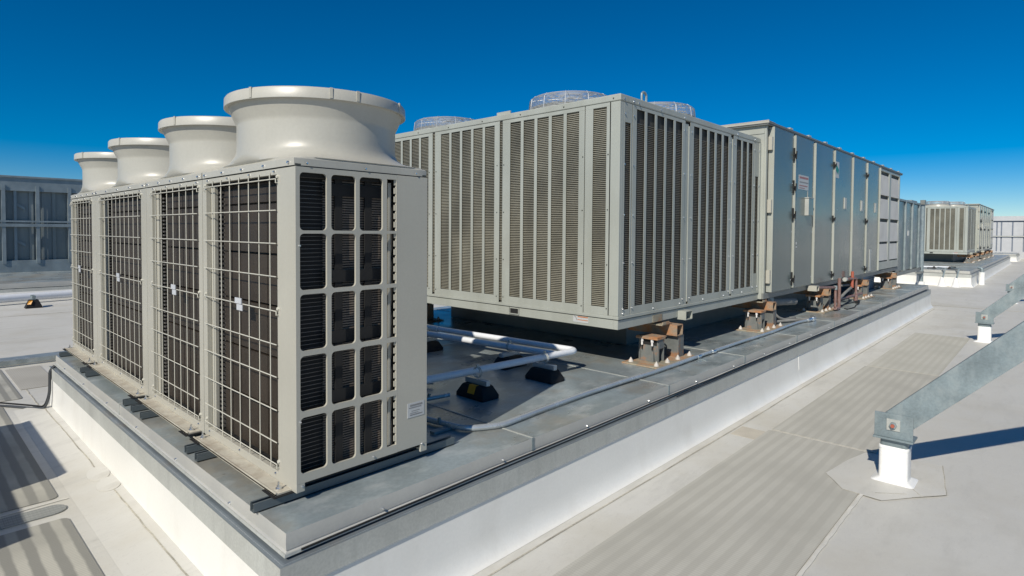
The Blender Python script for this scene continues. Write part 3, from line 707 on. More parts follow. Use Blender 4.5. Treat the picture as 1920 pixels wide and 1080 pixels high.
        mb=MB(); mb.cyl((fx,fy,2.70),(fx,fy,2.86),.09,16); obj('fan_motor',mb,'grey_steel',v)
    # ---------------- air handler section
    CX0,CX1,CY,CT=7.20,16.83,.304,2.885
    mb=MB(); mb.box(CX0,CY+.03,.374,CX1,Y1+.1,CT)
    body=obj('cabinet',mb,'green_paint',t)
    mb=MB(); mb.box(CX0-.06,CY-.05,CT,CX1+.06,Y1+.15,CT+.03); mb.box(CX0-.05,CY-.04,CT-.02,CX1+.05,Y1+.14,CT)
    lid=obj('roof_cap',mb,'gap2',t,bevel=.003)
    mb=MB()
    for i in range(10): x=8.1+i*.93; mb.box(x,CY-.03,CT+.03,x+.12,Y1,CT+.065)
    mb.box(CX0-.062,CY-.052,CT+.006,CX0-.05,Y1+.15,CT+.045)
    mb.box(CX0-.062,CY-.052,CT+.03,CX0+.2,Y1+.15,CT+.034)
    obj('standing_seams',mb,'beige',lid)
    mb=MB(); mb.box(CX0-.004,CY+.0,.374,CX1+.01,CY+.03,.458)
    obj('base_rail',mb,'rail_dark',t,bevel=.003)
    mb=MB()
    for x0,x1 in ((7.20,7.26),(CX1-.05,CX1)): mb.box(x0,CY,.458,x1,CY+.03,CT-.02)
    mb.box(7.322,CY-.068,.47,7.338,CY+.012,CT-.03)
    mb.box(CX0-.01,CY+.03,2.75,CX0,Y1,2.79); mb.box(CX0-.02,CY+1.0,2.6,CX0,CY+1.04,2.88)
    obj('corner_post',mb,'green_paint',t,bevel=.003)
    mb=MB(); mb.box(7.26,CY+.015,.458,CX1-.05,CY+.028,CT-.02); obj('door_recess',mb,'gap',t)
    doors=[(7.345,8.225),(8.30,9.255),(9.335,10.43),(10.53,11.74),(11.85,12.93),(13.05,14.16)]
    for i,(a,b) in enumerate(doors):
        mb=MB(); mb.box(a,CY-.045,.463,b,CY+.012,CT-.022)
        d=obj('door',mb,'door_paint',t,bevel=.004)
        # jamb strip right of the door
        mb=MB(); mb.box(b+.040,CY-.070,.48,b+.058,CY+.012,CT-.04); obj('jamb_trim',mb,'green_paint',d)
        if i in (0,):
            for z in (2.52,1.62,.60):
                mb=MB(); mb.box(a-.075,CY-.055,z,a-.012,CY+.0,z+.19); mb.cyl((a-.012,CY-.055,z),(a-.012,CY-.055,z+.19),.012,8); obj('hinge',mb,'beige',d,bevel=.003)
        if i in (0,2,4):
            for z in ((2.55,2.05,1.62,.62) if i==0 else (2.58,1.60,.58)):
                k_=1. if i==0 else .55
                mb=MB(); mb.box(b+.004,CY-.062,z-.10*k_,b+.026,CY-.0,z+.10*k_); mb.box(b-.012,CY-.075,z-.02,b+.038,CY-.055,z+.01); mb.cyl((b+.015,CY-.082,z-.07*k_),(b+.024,CY-.086,z+.05*k_),.010,6)
                obj('latch',mb,'black',d)
        if i in (3,4,5):
            xm=(a+b)/2-.1+.05*i
            mb=MB(); mb.box(xm,CY-.057,1.80,xm+.16,CY-.046,2.02); mb.box(xm+.02,CY-.062,1.82,xm+.05,CY-.057,2.0); obj('handle',mb,'galv_light',d)
        screws(d,[(x,CY-.045,z) for z in (.6,1.35,2.1,2.8) for x in (a+.03,b-.03)],(0,-1,0),.009,.007)
        if i==1:
            mb=MB(); mb.box(8.50,CY-.048,2.03,8.99,CY-.0455,2.26); s=obj('warning_sticker',mb,'sticker',d,label='pale warning sticker with red lines')
            mb=MB(); mb.box(8.52,CY-.050,2.205,8.97,CY-.0485,2.235); mb.box(8.52,CY-.050,2.085,8.93,CY-.0485,2.10); mb.box(8.52,CY-.050,2.05,8.80,CY-.0485,2.06); obj('red_lines',mb,'red_ink',s)
            mb=MB(); mb.box(8.52,CY-.050,2.14,8.97,CY-.0485,2.155); obj('grey_lines',mb,'ink',s)
            mb=MB(); mb.box(8.83,CY-.105,1.62,9.08,CY-.045,1.90); obj('switch_box',mb,'door_paint',d,bevel=.004)
            mb=MB(); mb.box(8.81,CY-.110,1.90,9.10,CY-.045,1.912); mb.box(8.95,CY-.05,1.915,8.975,CY-.046,2.02); mb.box(8.822,CY-.107,1.62,8.829,CY-.046,1.899); obj('switch_box_lid_lit_side',mb,'galv_light',d)  # lid and tab, plus a pale plate standing for the lit left side
            mb=MB(); mb.box(8.42,CY-.049,1.15,8.46,CY-.0455,1.19); mb.box(8.42,CY-.049,1.1,8.48,CY-.0455,1.12); obj('small_mark',mb,'sticker',d)
        if i==3:
            mb=MB(); mb.box(10.56,CY-.048,2.36,10.80,CY-.0455,2.66); s=obj('green_sticker',mb,'sticker',d,label='white sticker with a green arrow')
            mb=MB(); mb.hexa([(10.58,CY-.050,2.50),(10.74,CY-.050,2.42),(10.74,CY-.0485,2.42),(10.58,CY-.0485,2.50),(10.62,CY-.050,2.60),(10.78,CY-.050,2.52),(10.78,CY-.0485,2.52),(10.62,CY-.0485,2.60)])
            obj('green_mark',mb,'green_ink',s)
        if i==5:
            mb=MB(); mb.box(13.35,CY-.055,.50,13.52,CY-.046,.98); obj('vent_strip',mb,'galv_light',d)
    # filter bays
    for a,b in ((14.33,15.36),(15.57,16.58)):
        mb=MB(); mb.box(a-.13,CY-.03,.48,a,CY+.012,CT-.03); mb.box(b,CY-.03,.48,b+.09,CY+.012,CT-.03); mb.box(a,CY-.03,2.80,b,CY+.012,CT-.03); mb.box(a,CY-.03,.48,b,CY+.012,.66)
        fr=obj('filter_frame',mb,'green_paint',t,bevel=.003)
        for z0,z1 in ((.69,1.085),(1.14,1.61),(1.69,2.155),(2.245,2.715)):
            mb=MB(); mb.hexa([(a+.01,CY-.028,z0),(b-.01,CY-.028,z0),(b-.01,CY+.01,z0),(a+.01,CY+.01,z0),(a+.01,CY-.012,z1),(b-.01,CY-.012,z1),(b-.01,CY+.01,z1),(a+.01,CY+.01,z1)])
            obj('filter',mb,'filter',fr)
    mb=MB(); mb.box(9.16,CY-.16,.36,9.30,CY-.02,.368);mb.box(9.16,CY-.16,.44,9.30,CY-.02,.448);mb.box(9.16,CY-.16,.368,9.168,CY-.02,.44);mb.box(9.292,CY-.16,.368,9.30,CY-.02,.44)
    obj('lifting_tube',mb,'beige',t)
    return t
M['coil_back']=surf('dark_coil_core',(.05,.048,.042),.7,var=.3,scale=2)
M['gap2']=surf('weathered_roof_edge',(.15,.16,.155),.5,var=.1)
M['rail_dark']=surf('grey_base_rail',(.17,.18,.17),.45,var=.1,scale=2,stain=(.30,.30,.27),stain_amt=.3,stain_scale=3)
unit=big_unit()
DX=30.27
far=copy_tree(unit,None,('screw',)); far.location.x+=DX
far['label']='distant grey-green rooftop unit at right, standing on the far curb'
for c in far.children:
    if 'label' in c: del c['label']

# spring isolators
def isolator(x,y,label,group='steel spring isolators under the near rooftop unit'):
    t=thing('spring_isolator',label,'spring isolator',(x+.43,y+.2,G),group)
    z=G+.002
    mb=MB(); mb.box(x,y,z,x+.86,y+.43,z+.014); obj('base_plate',mb,'rust_tan',t,bevel=.002)
    z+=.014
    mb=MB(); mb.box(x+.235,y+.125,z,x+.245,y+.36,.200); mb.box(x+.34,y+.125,z,x+.35,y+.36,.2)
    mb.box(x+.245,y+.125,.10,x+.34,y+.135,.200)
    mb.box(x+.225,y+.13,z,x+.235,y+.145,.2); mb.box(x+.225,y+.345,z,x+.235,y+.36,.2)
    mb.hexa([(x+.205,y+.17,z),(x+.235,y+.17,z),(x+.235,y+.33,z),(x+.205,y+.33,z),(x+.228,y+.19,.13),(x+.235,y+.19,.13),(x+.235,y+.31,.13),(x+.228,y+.31,.13)])
    obj('housing',mb,'grey_steel',t,bevel=.002)
    mb=MB(); mb.box(x+.2305,y+.15,.135,x+.2345,y+.34,.197); obj('shadow_gap',mb,'dark',t)
    mb=MB(); mb.box(x+.185,y+.115,.200,x+.36,y+.375,.214); mb.box(x+.19,y+.12,.2145,x+.39,y+.37,.226); obj('top_plate',mb,'rust',t,bevel=.002)
    for yy in (y+.19,y+.31):
        mb=MB(); mb.cyl((x+.208,yy,.199),(x+.208,yy,.168),.016,6); mb.cyl((x+.208,yy,.168),(x+.208,yy,.13),.011,8)
        b=obj('bolt',mb,'caulk',t)
        mb=MB(); mb.cyl((x+.208,yy,.13),(x+.208,yy,.085),.007,8); obj('bolt_end',mb,'black',b)
    mb=MB()
    for k in range(5): mb.tube([(x+.46+.05*math.cos(2*PI*j/14),y+.25+.05*math.sin(2*PI*j/14),.0+k*.035+.035*j/14) for j in range(15)],.008,6,False)
    obj('spring',mb,'black',t)
    # hollow beam carrying the rail
    mb=MB(); x0,x1=x+.585,x+.705; ya,yb=y+.09,y+.70; za,zb=.226,.330
    x0,x1=x+.56,x+.70
    mb.box(x0,ya,.20,x1,yb,.208); mb.box(x0,ya,.312,x1,yb,.320); mb.box(x0,ya,.208,x0+.01,yb,.312); mb.box(x1-.01,ya,.208,x1,yb,.312)
    obj('beam',mb,'rust',t,bevel=.002)
    mb=MB(); mb.box(x0+.01,ya+.10,.208,x1-.01,ya+.11,.312); obj('beam_inside',mb,'dark',t)
    mb=MB(); mb.box(x0-.16,y+.18,.3205,x0+.06,y+.36,.334); mb.box(x0-.16,y+.17,.334,x0-.02,y+.18,.36); obj('cleat',mb,'rust_tan',t)
    mb=MB(); mb.box(x+.62,y+.10,z,x+.74,y+.11,.1995); mb.box(x+.62,y+.11,z,x+.63,y+.36,.1995); mb.box(x+.73,y+.11,z,x+.74,y+.36,.1995); obj('leg',mb,'grey_steel',t)
    for xx,yy in ((x+.07,y+.06),(x+.30,y+.06),(x+.53,y+.06),(x+.80,y+.06),(x+.07,y+.36)):
        mb=MB(); mb.tube([(xx,yy,z),(xx,yy,z+.02),(xx,yy,z+.036),(xx,yy,z+.048)],[.028,.022,.010,.004],10)
        obj('sealed_anchor',mb,'caulk_dull',t)
    return t
iso=isolator(3.885,.135,'rusty spring isolator nearest the front corner of the condenser section')
labs=['spring isolator below the joint between condenser section and doors','spring isolator partly behind the brown pipes','spring isolator right of the brown pipes','spring isolator near the right end of the near curb']
for x,l in zip((6.80,9.62,12.55,15.60),labs):
    c=copy_tree(iso); c.location.x+=x-3.885; c['label']=l
for i,x in enumerate((3.885,6.8,9.62,12.55,15.6)):
    c=copy_tree(iso); c.location.x+=x-3.885+DX; c['group']='spring isolators under the distant rooftop unit'
    c['label']=['nearest isolator under the distant rooftop unit at right','second isolator under the distant rooftop unit','third isolator under the distant rooftop unit','fourth isolator under the distant rooftop unit','farthest isolator under the distant rooftop unit'][i]
for x,y,l in ((3.7,4.2,'black isolator under the far left corner of the near rooftop unit, beside the condensing unit'),):
    c=copy_tree(iso); c.location=Vector((x+.3,y+.1,G)); c['label']=l
# drain trap under the first door
t=thing('drain_trap','grey insulated drain pipe hanging below the first door, with a thin hose','drain pipe',(8.0,.7,G))
mb=MB(); mb.tube([(7.55,.42,.33),(7.75,.40,.28),(8.85,.40,.20)],.06,12,True,.08); obj('pipe',mb,'insul',t)
mb=MB(); mb.cyl((7.70,.41,.22),(7.70,.41,.36),.075,12); obj('collar',mb,'galv_old',t)
mb=MB(); mb.tube([(7.8,.40,.20),(7.85,.33,.05),(8.05,.28,-.01),(8.6,.30,-.035)],.02,8,True,.15); obj('hose',mb,'insul',t)
mb=MB(); mb.box(7.42,.42,G+.002,7.56,.56,.12); mb.box(7.42,.44,.12,7.54,.55,.26); obj('block',mb,'insul',t,bevel=.01)
# gas pipes
def pipes(name,label,cat,runs,loc,mat,group=None):
    t=thing(name,label,cat,loc,group)
    for nm,pts,r,m_,bd in runs:
        mb=MB(); mb.tube(pts,r,10,True,bd); obj(nm,mb,m_,t)
    return t
y=.10
pipes('gas_pipe','brown piping with two tall risers and a drip leg between the second and third door','gas piping',[
 ('pipe',[(9.42,y+.1,.40),(10.12,y,.37),(10.12,y,.02),(10.16,y-.01,-.02)],.022,'copper',.05),
 ('riser',[(10.36,y,.52),(10.36,y,.0)],.028,'copper',0),
 ('fitting',[(10.12,y,.0),(10.24,y,-.035),(10.36,y,.0)],.034,'copper',.04),
 ('branch',[(10.36,y,.14),(11.0,y+.05,.21),(11.65,y+.1,.26)],.025,'insul',.05),
 ('branch',[(10.7,y+.5,.20),(11.35,y+.2,.31),(11.7,y+.12,.31)],.022,'insul',.05),
 ('cross_pipe',[(10.6,y+.1,.10),(11.75,y+.05,.10),(12.25,y+.05,.10)],.026,'copper',.03),
 ('union',[(10.55,y+.1,.10),(10.63,y+.1,.10)],.036,'copper',0),
 ('clamp',[(10.11,y,.40),(10.11,y,.33)],.032,'galv_old',0)],(10.2,y,G),'copper')
pipes('gas_pipe','brown and red pipe loop right of the two tall risers, valve below','gas piping',[
 ('riser',[(11.62,y+.08,.58),(11.62,y+.08,.26)],.028,'red_pipe',0),
 ('loop',[(11.3,y+.12,.44),(11.80,y+.05,.44),(11.80,y+.05,.08)],.024,'copper',.06),
 ('valve',[(11.70,y+.03,.0),(11.70,y+.03,.12)],.038,'copper',0),
 ('valve_foot',[(11.62,y,-.02),(11.80,y,-.02)],.028,'black',0),
 ('fitting',[(11.22,y+.12,.44),(11.31,y+.12,.44)],.040,'galv_light',0)],(11.7,y,G),'copper')
cable([(11.6,.04,-.03),(11.2,.02,G+.012),(10.95,-.03,G+.01),(10.5,-.02,G+.01),(10.4,.02,-.03)],.009,'black','short black cable lying on the curb behind the brown pipe feet','cable',None,.08)
# blue-grey box under the air handler
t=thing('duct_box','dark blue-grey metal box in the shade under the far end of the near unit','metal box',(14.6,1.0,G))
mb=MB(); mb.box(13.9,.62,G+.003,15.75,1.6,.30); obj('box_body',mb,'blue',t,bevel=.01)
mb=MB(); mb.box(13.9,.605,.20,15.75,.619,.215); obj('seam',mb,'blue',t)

# ------------------------------------------------------------------ duct at the end of the unit, pole
t=thing('duct','dark galvanised duct joined to the far end of the near rooftop unit','duct',(18.5,1.2,.25))
mb=MB(); mb.box(16.90,.37,.30,20.2,3.6,2.22); obj('casing',mb,'galv_duct',t,bevel=.02)
mb=MB()
for x in (18.0,19.05): mb.box(x-.05,.325,.30,x+.05,.369,2.24)
mb.box(16.9,.33,2.22,20.2,.4,2.27); mb.box(20.15,.33,.25,20.21,3.6,2.27)
obj('standing_seam',mb,'galv_old',t)
mb=MB(); mb.box(16.9,.33,.20,20.6,.40,.29); mb.box(20.5,.33,.20,20.6,3.6,.29); obj('support_angle',mb,'rail_dark',t)
mb=MB(); mb.box(18.18,.30,1.28,18.32,.3235,1.42); obj('tag',mb,'sticker',t)
mb=MB(); mb.box(19.2,.4,2.27,20.1,1.1,2.33); obj('duct_cap',mb,'galv_old',t)
t=thing('pole','tall thin galvanised pole with white base between the duct and the distant unit','pole',(25.65,1.03,RF))
mb=MB(); mb.tube([(25.65,1.03,RF),(25.65,1.03,2.55)],.075,14); obj('tube',mb,'galv_old',t)
mb=MB(); mb.tube([(25.65,1.03,RF),(25.65,1.03,RF+.16)],.12,14); obj('boot',mb,'white_boot',t)
mb=MB(); mb.box(25.5,.95,2.45,25.8,1.1,2.62); mb.box(24.9,.95,-.16,25.75,1.1,-.10); obj('bracket',mb,'rail_dark',t)

# ------------------------------------------------------------------ pipework between the units
ZP=.150
t=thing('drain_pipe','white pipe run with an elbow in front of the condenser section','white pipe',(2.4,.8,G))
mb=MB(); mb.tube([(.9,.90,ZP),(3.27,.69,ZP),(3.03,3.4,ZP)],.031,14,True,.09); obj('pipe',mb,'pvc',t)
mb=MB()
mb.tube([(3.09,2.62,ZP),(3.08,2.78,ZP)],.037,14)
obj('coupling',mb,'white_boot',t)
t=thing('drain_pipe','second shorter white pipe, mostly in blue shade, joining the elbow run','white pipe',(3.0,1.6,G))
mb=MB(); mb.tube([(2.978,.722,ZP),(2.80,2.95,ZP-.01)],.032,14); obj('pipe',mb,'pvc',t)
mb=MB(); mb.tube([(2.815,2.72,ZP-.01),(2.807,2.82,ZP-.01)],.045,14); obj('coupling',mb,'galv_old',t)
def block(x,y,label,along='x',yel=True,strut=True):
    t=thing('pipe_block',label,'pipe support',(x,y,G),'black rubber pipe support blocks')
    hx,hy=(.095,.165)
    def R(px,py): return (x+px,y+py) if along=='x' else (x+py,y-px)
    mb=MB(); rings=[]
    for sx,sy,z in ((1,1,G+.002),(1,1,G+.03),(.72,.74,G+.10),(.66,.68,G+.108)):
        rings.append([(*R(p[0],p[1]),z) for p in rrect(0,0,hx*sx,hy*sy,.012,3)])
    mb.loft(rings,True,True,True); obj('rubber_block',mb,'black',t)
    if yel:
        mb=MB(); q=[(-hx*.66-.003,-.05),(-hx*.66-.003,.03)]
        a0=R(-hx*.93-.003,-.055);a1=R(-hx*.93-.003,.025);b0=R(-hx*.68-.004,-.055);b1=R(-hx*.68-.004,.025); c0=R(-hx*.4,-.055); c1=R(-hx*.4,.025)
        mb.hexa([(*a0,G+.045),(*a1,G+.045),(*b1,G+.1095),(*b0,G+.1095),(a0[0]-.002,a0[1],G+.047),(a1[0]-.002,a1[1],G+.047),(b1[0],b1[1],G+.1125),(b0[0],b0[1],G+.1125)])
        mb.hexa([(*b0,G+.1085),(*b1,G+.1085),(*c1,G+.1085),(*c0,G+.1085),(*b0,G+.1115),(*b1,G+.1115),(*c1,G+.1115),(*c0,G+.1115)])
        obj('reflector',mb,'yellow',t)
    if strut:
        mb=MB(); a=R(-.022,-.13); b=R(.022,.13)
        mb.box(a[0],a[1],G+.109,b[0],b[1],G+.152); obj('strut',mb,'conduit',t,bevel=.003)
    mb=MB(); ring=[]
    for k in range(17):
        an=2*PI*k/16; p=R(0,.043*math.cos(an)); ring.append((p[0],p[1],ZP+.043*math.sin(an)))
    for d in (-.008,.008):
        mb.tube([(p[0]+(d if along=='x' else 0),p[1]+(0 if along=='x' else d),p[2]) for p in ring],.0045,6,False)
    p=R(0,0); mb.box(p[0]-.012,p[1]-.008,ZP+.038,p[0]+.012,p[1]+.008,ZP+.065); obj('clamp',mb,'galv_light',t)
    return t
block(1.96,.745,'black rubber block with amber reflector under the white pipe, nearest the condensing unit')
block(2.78,.70,'black rubber block under the white pipe near its elbow, nearest the camera','x',yel=False)
block(2.94,1.30,'black rubber block with amber strip half hidden behind the white pipe, left of the elbow','y')
block(2.83,2.50,'farthest black rubber block with amber reflector under the shaded pipe','y')
# galvanised conduit along the curb
t=thing('conduit','long galvanised conduit running along the curb top in front of the rooftop unit','conduit',(4,.08,G))
pts=[(1.15,1.15,-.028),(1.30,.17,-.028),(1.52,.045,-.028)]+[(2.0+.55*i,.075+.012*math.sin(i*1.3),-.028+(.004 if i%3 else 0)) for i in range(12)]+[(8.40,.03,-.02)]
mb=MB(); mb.tube(pts,.021,12,True,.09); obj('tube',mb,'conduit',t)
mb=MB()
for x in (4.62,5.0): mb.tube([(x,.073,-.027),(x+.07,.072,-.027)],.024,10)
mb.tube([(8.33,.032,-.02),(8.52,.02,-.015)],.030,10); mb.box(8.50,-.01,-.05,8.62,.06,.02)
obj('connector',mb,'chrome',t)
mb=MB(); mb.tube([(8.50,.06,-.02),(8.15,.22,-.02),(7.75,.35,-.02)],.022,10,True,.1); obj('flexible_tail',mb,'insul',t)
mb=MB(); mb.box(4.62,-.03,G+.002,4.66,.12,G+.008); mb.box(6.4,.0,G+.002,6.44,.15,G+.008); mb.box(1.12,.28,G+.002,1.34,.33,G+.02); obj('strap',mb,'galv_old',t)
mb=MB(); mb.tube([(1.245,.38,-.03),(1.245,.38,.015)],.012,8); obj('strap_ring',mb,'galv_old',t)
t=thing('conduit','short dark conduit stub beside the nearest rubber block','conduit',(1.5,.85,G),None)
mb=MB(); mb.tube([(1.0,.98,-.02),(1.75,.86,-.02)],.018,10); obj('tube',mb,'conduit',t)
mb=MB(); mb.tube([(1.08,.967,-.02),(1.22,.945,-.02)],.026,10); mb.tube([(1.32,.93,-.02),(1.36,.925,-.02)],.024,10); mb.tube([(1.55,.89,-.02),(1.57,.89,.02)],.012,8); obj('connector',mb,'galv_duct',t)
t=thing('conduit','thin dark conduit in the shade behind the white pipe','conduit',(2.0,1.5,G),None)
mb=MB(); mb.tube([(1.0,2.3,-.02),(1.9,1.25,-.02)],.016,10); obj('tube',mb,'conduit',t)
mb=MB(); mb.tube([(1.78,1.39,-.02),(1.83,1.33,-.02)],.026,10); obj('connector',mb,'galv_duct',t)

# ------------------------------------------------------------------ diagonal screen braces on white posts
def brace(x,y,label):
    t=thing('screen_brace',label,'brace','' and None or (x,y,RF),'galvanised diagonal braces on white posts')
    mb=MB(); rings=[]
    for s_,z in ((1.25,RF+.002),(1.12,RF+.012),(1.02,RF+.03),(1,RF+.06),(1,-.385),(1.03,-.383),(1.03,-.365),(.99,-.36)):
        rings.append([(p[0],p[1],z) for p in rrect(x+.085,y,.085*s_+(.0 if s_<=1.05 else .03),.10*s_+(0 if s_<=1.05 else .03),.03,5)])
    mb.loft(rings,True,True,True); obj('post_boot',mb,'white_boot',t)
    mb=MB(); mb.prism(rrect(x+.085,y,.078,.093,.025,5),-.36,-.30); obj('post',mb,'galv_old',t)
    mb=MB(); mb.box(x-.035,y-.135,-.30,x+.17,y+.135,-.286); mb.box(x-.01,y-.13,-.2855,x+.004,y+.13,-.095); obj('bracket',mb,'galv_old',t,bevel=.0015)
    mb=MB(); mb.box(x-.018,y-.045,-.225,x-.0105,y+.045,-.135); obj('washer_plate',mb,'galv_light',t)
    mb=MB(); mb.cyl((x-.018,y,-.18),(x-.040,y,-.18),.026,6); b=obj('bolt',mb,'galv_old',t)
    mb=MB(); mb.cyl((x-.0405,y,-.18),(x-.056,y,-.18),.014,10); obj('bolt_tip',mb,'red_pipe',b)
    # channel: web facing the camera with flanges going back
    d=Vector((0,-.703,.711)); n=Vector((0,.711,.703)); o=Vector((x+.006,y+.035,-.215)); hw=.10; L=5.2
    def P(a,b,c): v=o+d*a+n*b; return (v.x+c,v.y,v.z)
    mb=MB()
    def slab(a0,a1,b0,b1,c0,c1): mb.hexa([P(a0,b0,c0),P(a1,b0,c0),P(a1,b0,c1),P(a0,b0,c1),P(a0,b1,c0),P(a1,b1,c0),P(a1,b1,c1),P(a0,b1,c1)])
    slab(0,L,-hw,hw,0,.006); slab(0,L,hw-.006,hw,.0062,.07); slab(0,L,-hw,-hw+.006,.0062,.07)
    obj('channel',mb,'galv_old',t,bevel=.002)
    # upper fixing: column of the screen outside the picture
    return t
b0=brace(4.03,-1.855,'nearest galvanised diagonal brace on a white post, at right')
b1=copy_tree(b0); b1.location.x+=8.25; b1.location.y+=.03; b1['label']='second galvanised brace on a white post, partly behind the nearest one'
b2=copy_tree(b0); b2.location.x+=16.6; b2.location.y+=.02; b2['label']='farthest galvanised brace, only its bracket showing at the right edge'
# roofing patch round the nearest post
mb=MB(); mb.prism([(3.62,-1.60),(3.86,-1.42),(4.30,-1.48),(4.60,-1.55),(4.72,-2.10),(4.05,-2.20),(3.82,-2.02),(3.60,-1.86)],RF+.0078,RF+.0088)
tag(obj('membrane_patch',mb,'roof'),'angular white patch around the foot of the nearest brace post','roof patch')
mb=MB()
for a,b in (((3.62,-1.60),(3.60,-1.86)),((3.62,-1.60),(3.86,-1.42)),((3.82,-2.02),(4.05,-2.20)),((4.05,-2.20),(4.72,-2.10)),((3.9,-2.06),(4.02,-1.98)),((3.72,-1.80),(3.86,-1.98))):
    wob_strip(mb,a,b,.006,RF+.0089,h=.0006,seg=8,amp=.003)
struct('patch_edge_dirt',mb,'seam',smooth=False)
mb=MB(); mb.box(4.25,-.70,RF+.0012,4.55,-.46,RF+.003)
M['beige_tape']=surf('beige_tape',(.50,.46,.38),.7,var=.08,scale=6)
tag(obj('tape_strip',mb,'beige_tape'),'short beige tape strip between the curb foot and the striped pad','tape strip')

# ------------------------------------------------------------------ things on the far roof
def goose(x,y,label):
    t=thing('gooseneck_pipe',label,'gooseneck pipe',(x,y,RF),'pipe legs with white cones beside the far curb')
    mb=MB(); mb.tube([(x,y,RF+.2),(x+.08,y-.07,-.05),(x+.12,y-.08,.03),(x+.5,y+.2,.04)],.025,8,True,.06); obj('tube',mb,'galv_old',t)
    mb=MB(); mb.tube([(x,y,RF),(x,y,RF+.04),(x,y,RF+.34)],[.17,.13,.045],14); obj('cone_boot',mb,'white_boot',t)
    return t
goose(25.85,1.15-.75,'left one of two pipe legs with white cone boots in front of the far curb')
goose(25.75,-.20+.35,'right one of two pipe legs with white cone boots in front of the far curb') if False else goose(25.85,-.02,'right one of two pipe legs with white cone boots in front of the far curb')
t=thing('vent_post','short white post with grey top standing at the front edge of the far curb','vent post',(28.0,-.62,RF))
mb=MB(); mb.tube([(28.0,-.62,RF),(28.0,-.62,-.16)],.10,12); obj('sleeve',mb,'white_boot',t)
mb=MB(); mb.tube([(28.0,-.62,-.16),(28.0,-.62,-.02),(28.05,-.5,.02)],.06,10,True,.05); obj('cap',mb,'galv_old',t)
mb=MB(); mb.tube([(27.0,2.6,.02),(27.0,1.2,.02),(27.4,.3,.02)],.028,8,True,.1); tag(obj('roof_pipe',mb,'pvc'),'pale pipe lying on the far curb in front of the distant unit','pipe')
for xx,yy,l in ((27.3,1.9,'left small black block on the far curb'),(27.2,.9,'middle small black block on the far curb'),(27.3,.25,'right small black block on the far curb')):
    mb=MB(); mb.hexa([(xx-.1,yy-.15,G+.003),(xx+.1,yy-.15,G+.003),(xx+.1,yy+.15,G+.003),(xx-.1,yy+.15,G+.003),(xx-.06,yy-.1,G+.1),(xx+.06,yy-.1,G+.1),(xx+.06,yy+.1,G+.1),(xx-.06,yy+.1,G+.1)])
    tag(obj('pipe_block',mb,'black'),l,'pipe support','small black blocks on the far curb')

# ------------------------------------------------------------------ screens
def left_screen():
    y=24.0; z0,z1=-.25,3.12
    t=thing('screen_wall','dark galvanised screen wall with studs and rails at far left','screen wall',(0,y,z0))
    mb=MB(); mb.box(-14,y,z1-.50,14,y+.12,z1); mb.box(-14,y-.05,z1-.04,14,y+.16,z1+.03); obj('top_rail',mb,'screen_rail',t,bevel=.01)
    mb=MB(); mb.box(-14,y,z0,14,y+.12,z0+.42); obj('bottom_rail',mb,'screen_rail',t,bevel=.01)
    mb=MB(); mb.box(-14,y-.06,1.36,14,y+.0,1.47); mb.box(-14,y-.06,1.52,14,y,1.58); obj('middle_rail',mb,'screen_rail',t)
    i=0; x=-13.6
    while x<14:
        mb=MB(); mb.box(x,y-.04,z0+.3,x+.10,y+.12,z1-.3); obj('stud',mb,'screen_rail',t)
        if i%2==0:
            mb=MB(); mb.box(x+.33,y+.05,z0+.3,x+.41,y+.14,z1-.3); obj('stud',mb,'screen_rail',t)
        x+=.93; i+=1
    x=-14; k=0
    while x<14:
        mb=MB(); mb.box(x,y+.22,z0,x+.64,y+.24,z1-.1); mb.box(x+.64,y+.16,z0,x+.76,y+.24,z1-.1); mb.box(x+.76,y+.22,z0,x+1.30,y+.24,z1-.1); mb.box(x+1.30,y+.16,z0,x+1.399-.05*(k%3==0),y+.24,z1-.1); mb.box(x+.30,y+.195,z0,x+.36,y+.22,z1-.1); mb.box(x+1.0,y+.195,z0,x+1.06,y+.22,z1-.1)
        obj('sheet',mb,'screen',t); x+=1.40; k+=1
    # slanted bars standing in for sun patches across the sheets
    for k in range(12):
        x=-13.4+k*1.86
        for z in (.65,1.95,):
            mb=MB(); mb.hexa([(x+.13,y+.15,z+.20),(x+.45,y+.15,z+.0),(x+.45,y+.18,z+.0),(x+.13,y+.18,z+.2),(x+.13,y+.15,z+.30),(x+.45,y+.15,z+.1),(x+.45,y+.18,z+.1),(x+.13,y+.18,z+.3)]); obj('sun_patch_bar',mb,'screen_rail',t)
    return t
left_screen()
def right_screen():
    x=62.0; z0,z1=-.30,2.85
    t=thing('screen_wall','pale sunlit screen wall on the horizon at far right','screen wall',(x,-5,z0))
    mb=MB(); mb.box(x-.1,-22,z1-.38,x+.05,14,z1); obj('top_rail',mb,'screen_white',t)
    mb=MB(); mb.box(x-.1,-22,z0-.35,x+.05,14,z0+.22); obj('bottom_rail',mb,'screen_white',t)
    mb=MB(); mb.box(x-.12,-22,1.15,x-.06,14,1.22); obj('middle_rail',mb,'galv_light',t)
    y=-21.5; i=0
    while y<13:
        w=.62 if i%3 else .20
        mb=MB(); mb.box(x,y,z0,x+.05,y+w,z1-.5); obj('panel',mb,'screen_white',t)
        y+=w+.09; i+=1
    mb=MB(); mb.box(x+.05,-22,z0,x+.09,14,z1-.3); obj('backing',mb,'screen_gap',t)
    for y in (-1.45,-9,6): 
        mb=MB(); mb.box(x-.5,y,RF,x-.2,y+.45,z1-.1); obj('post',mb,'galv_light',t)
    return t
right_screen()
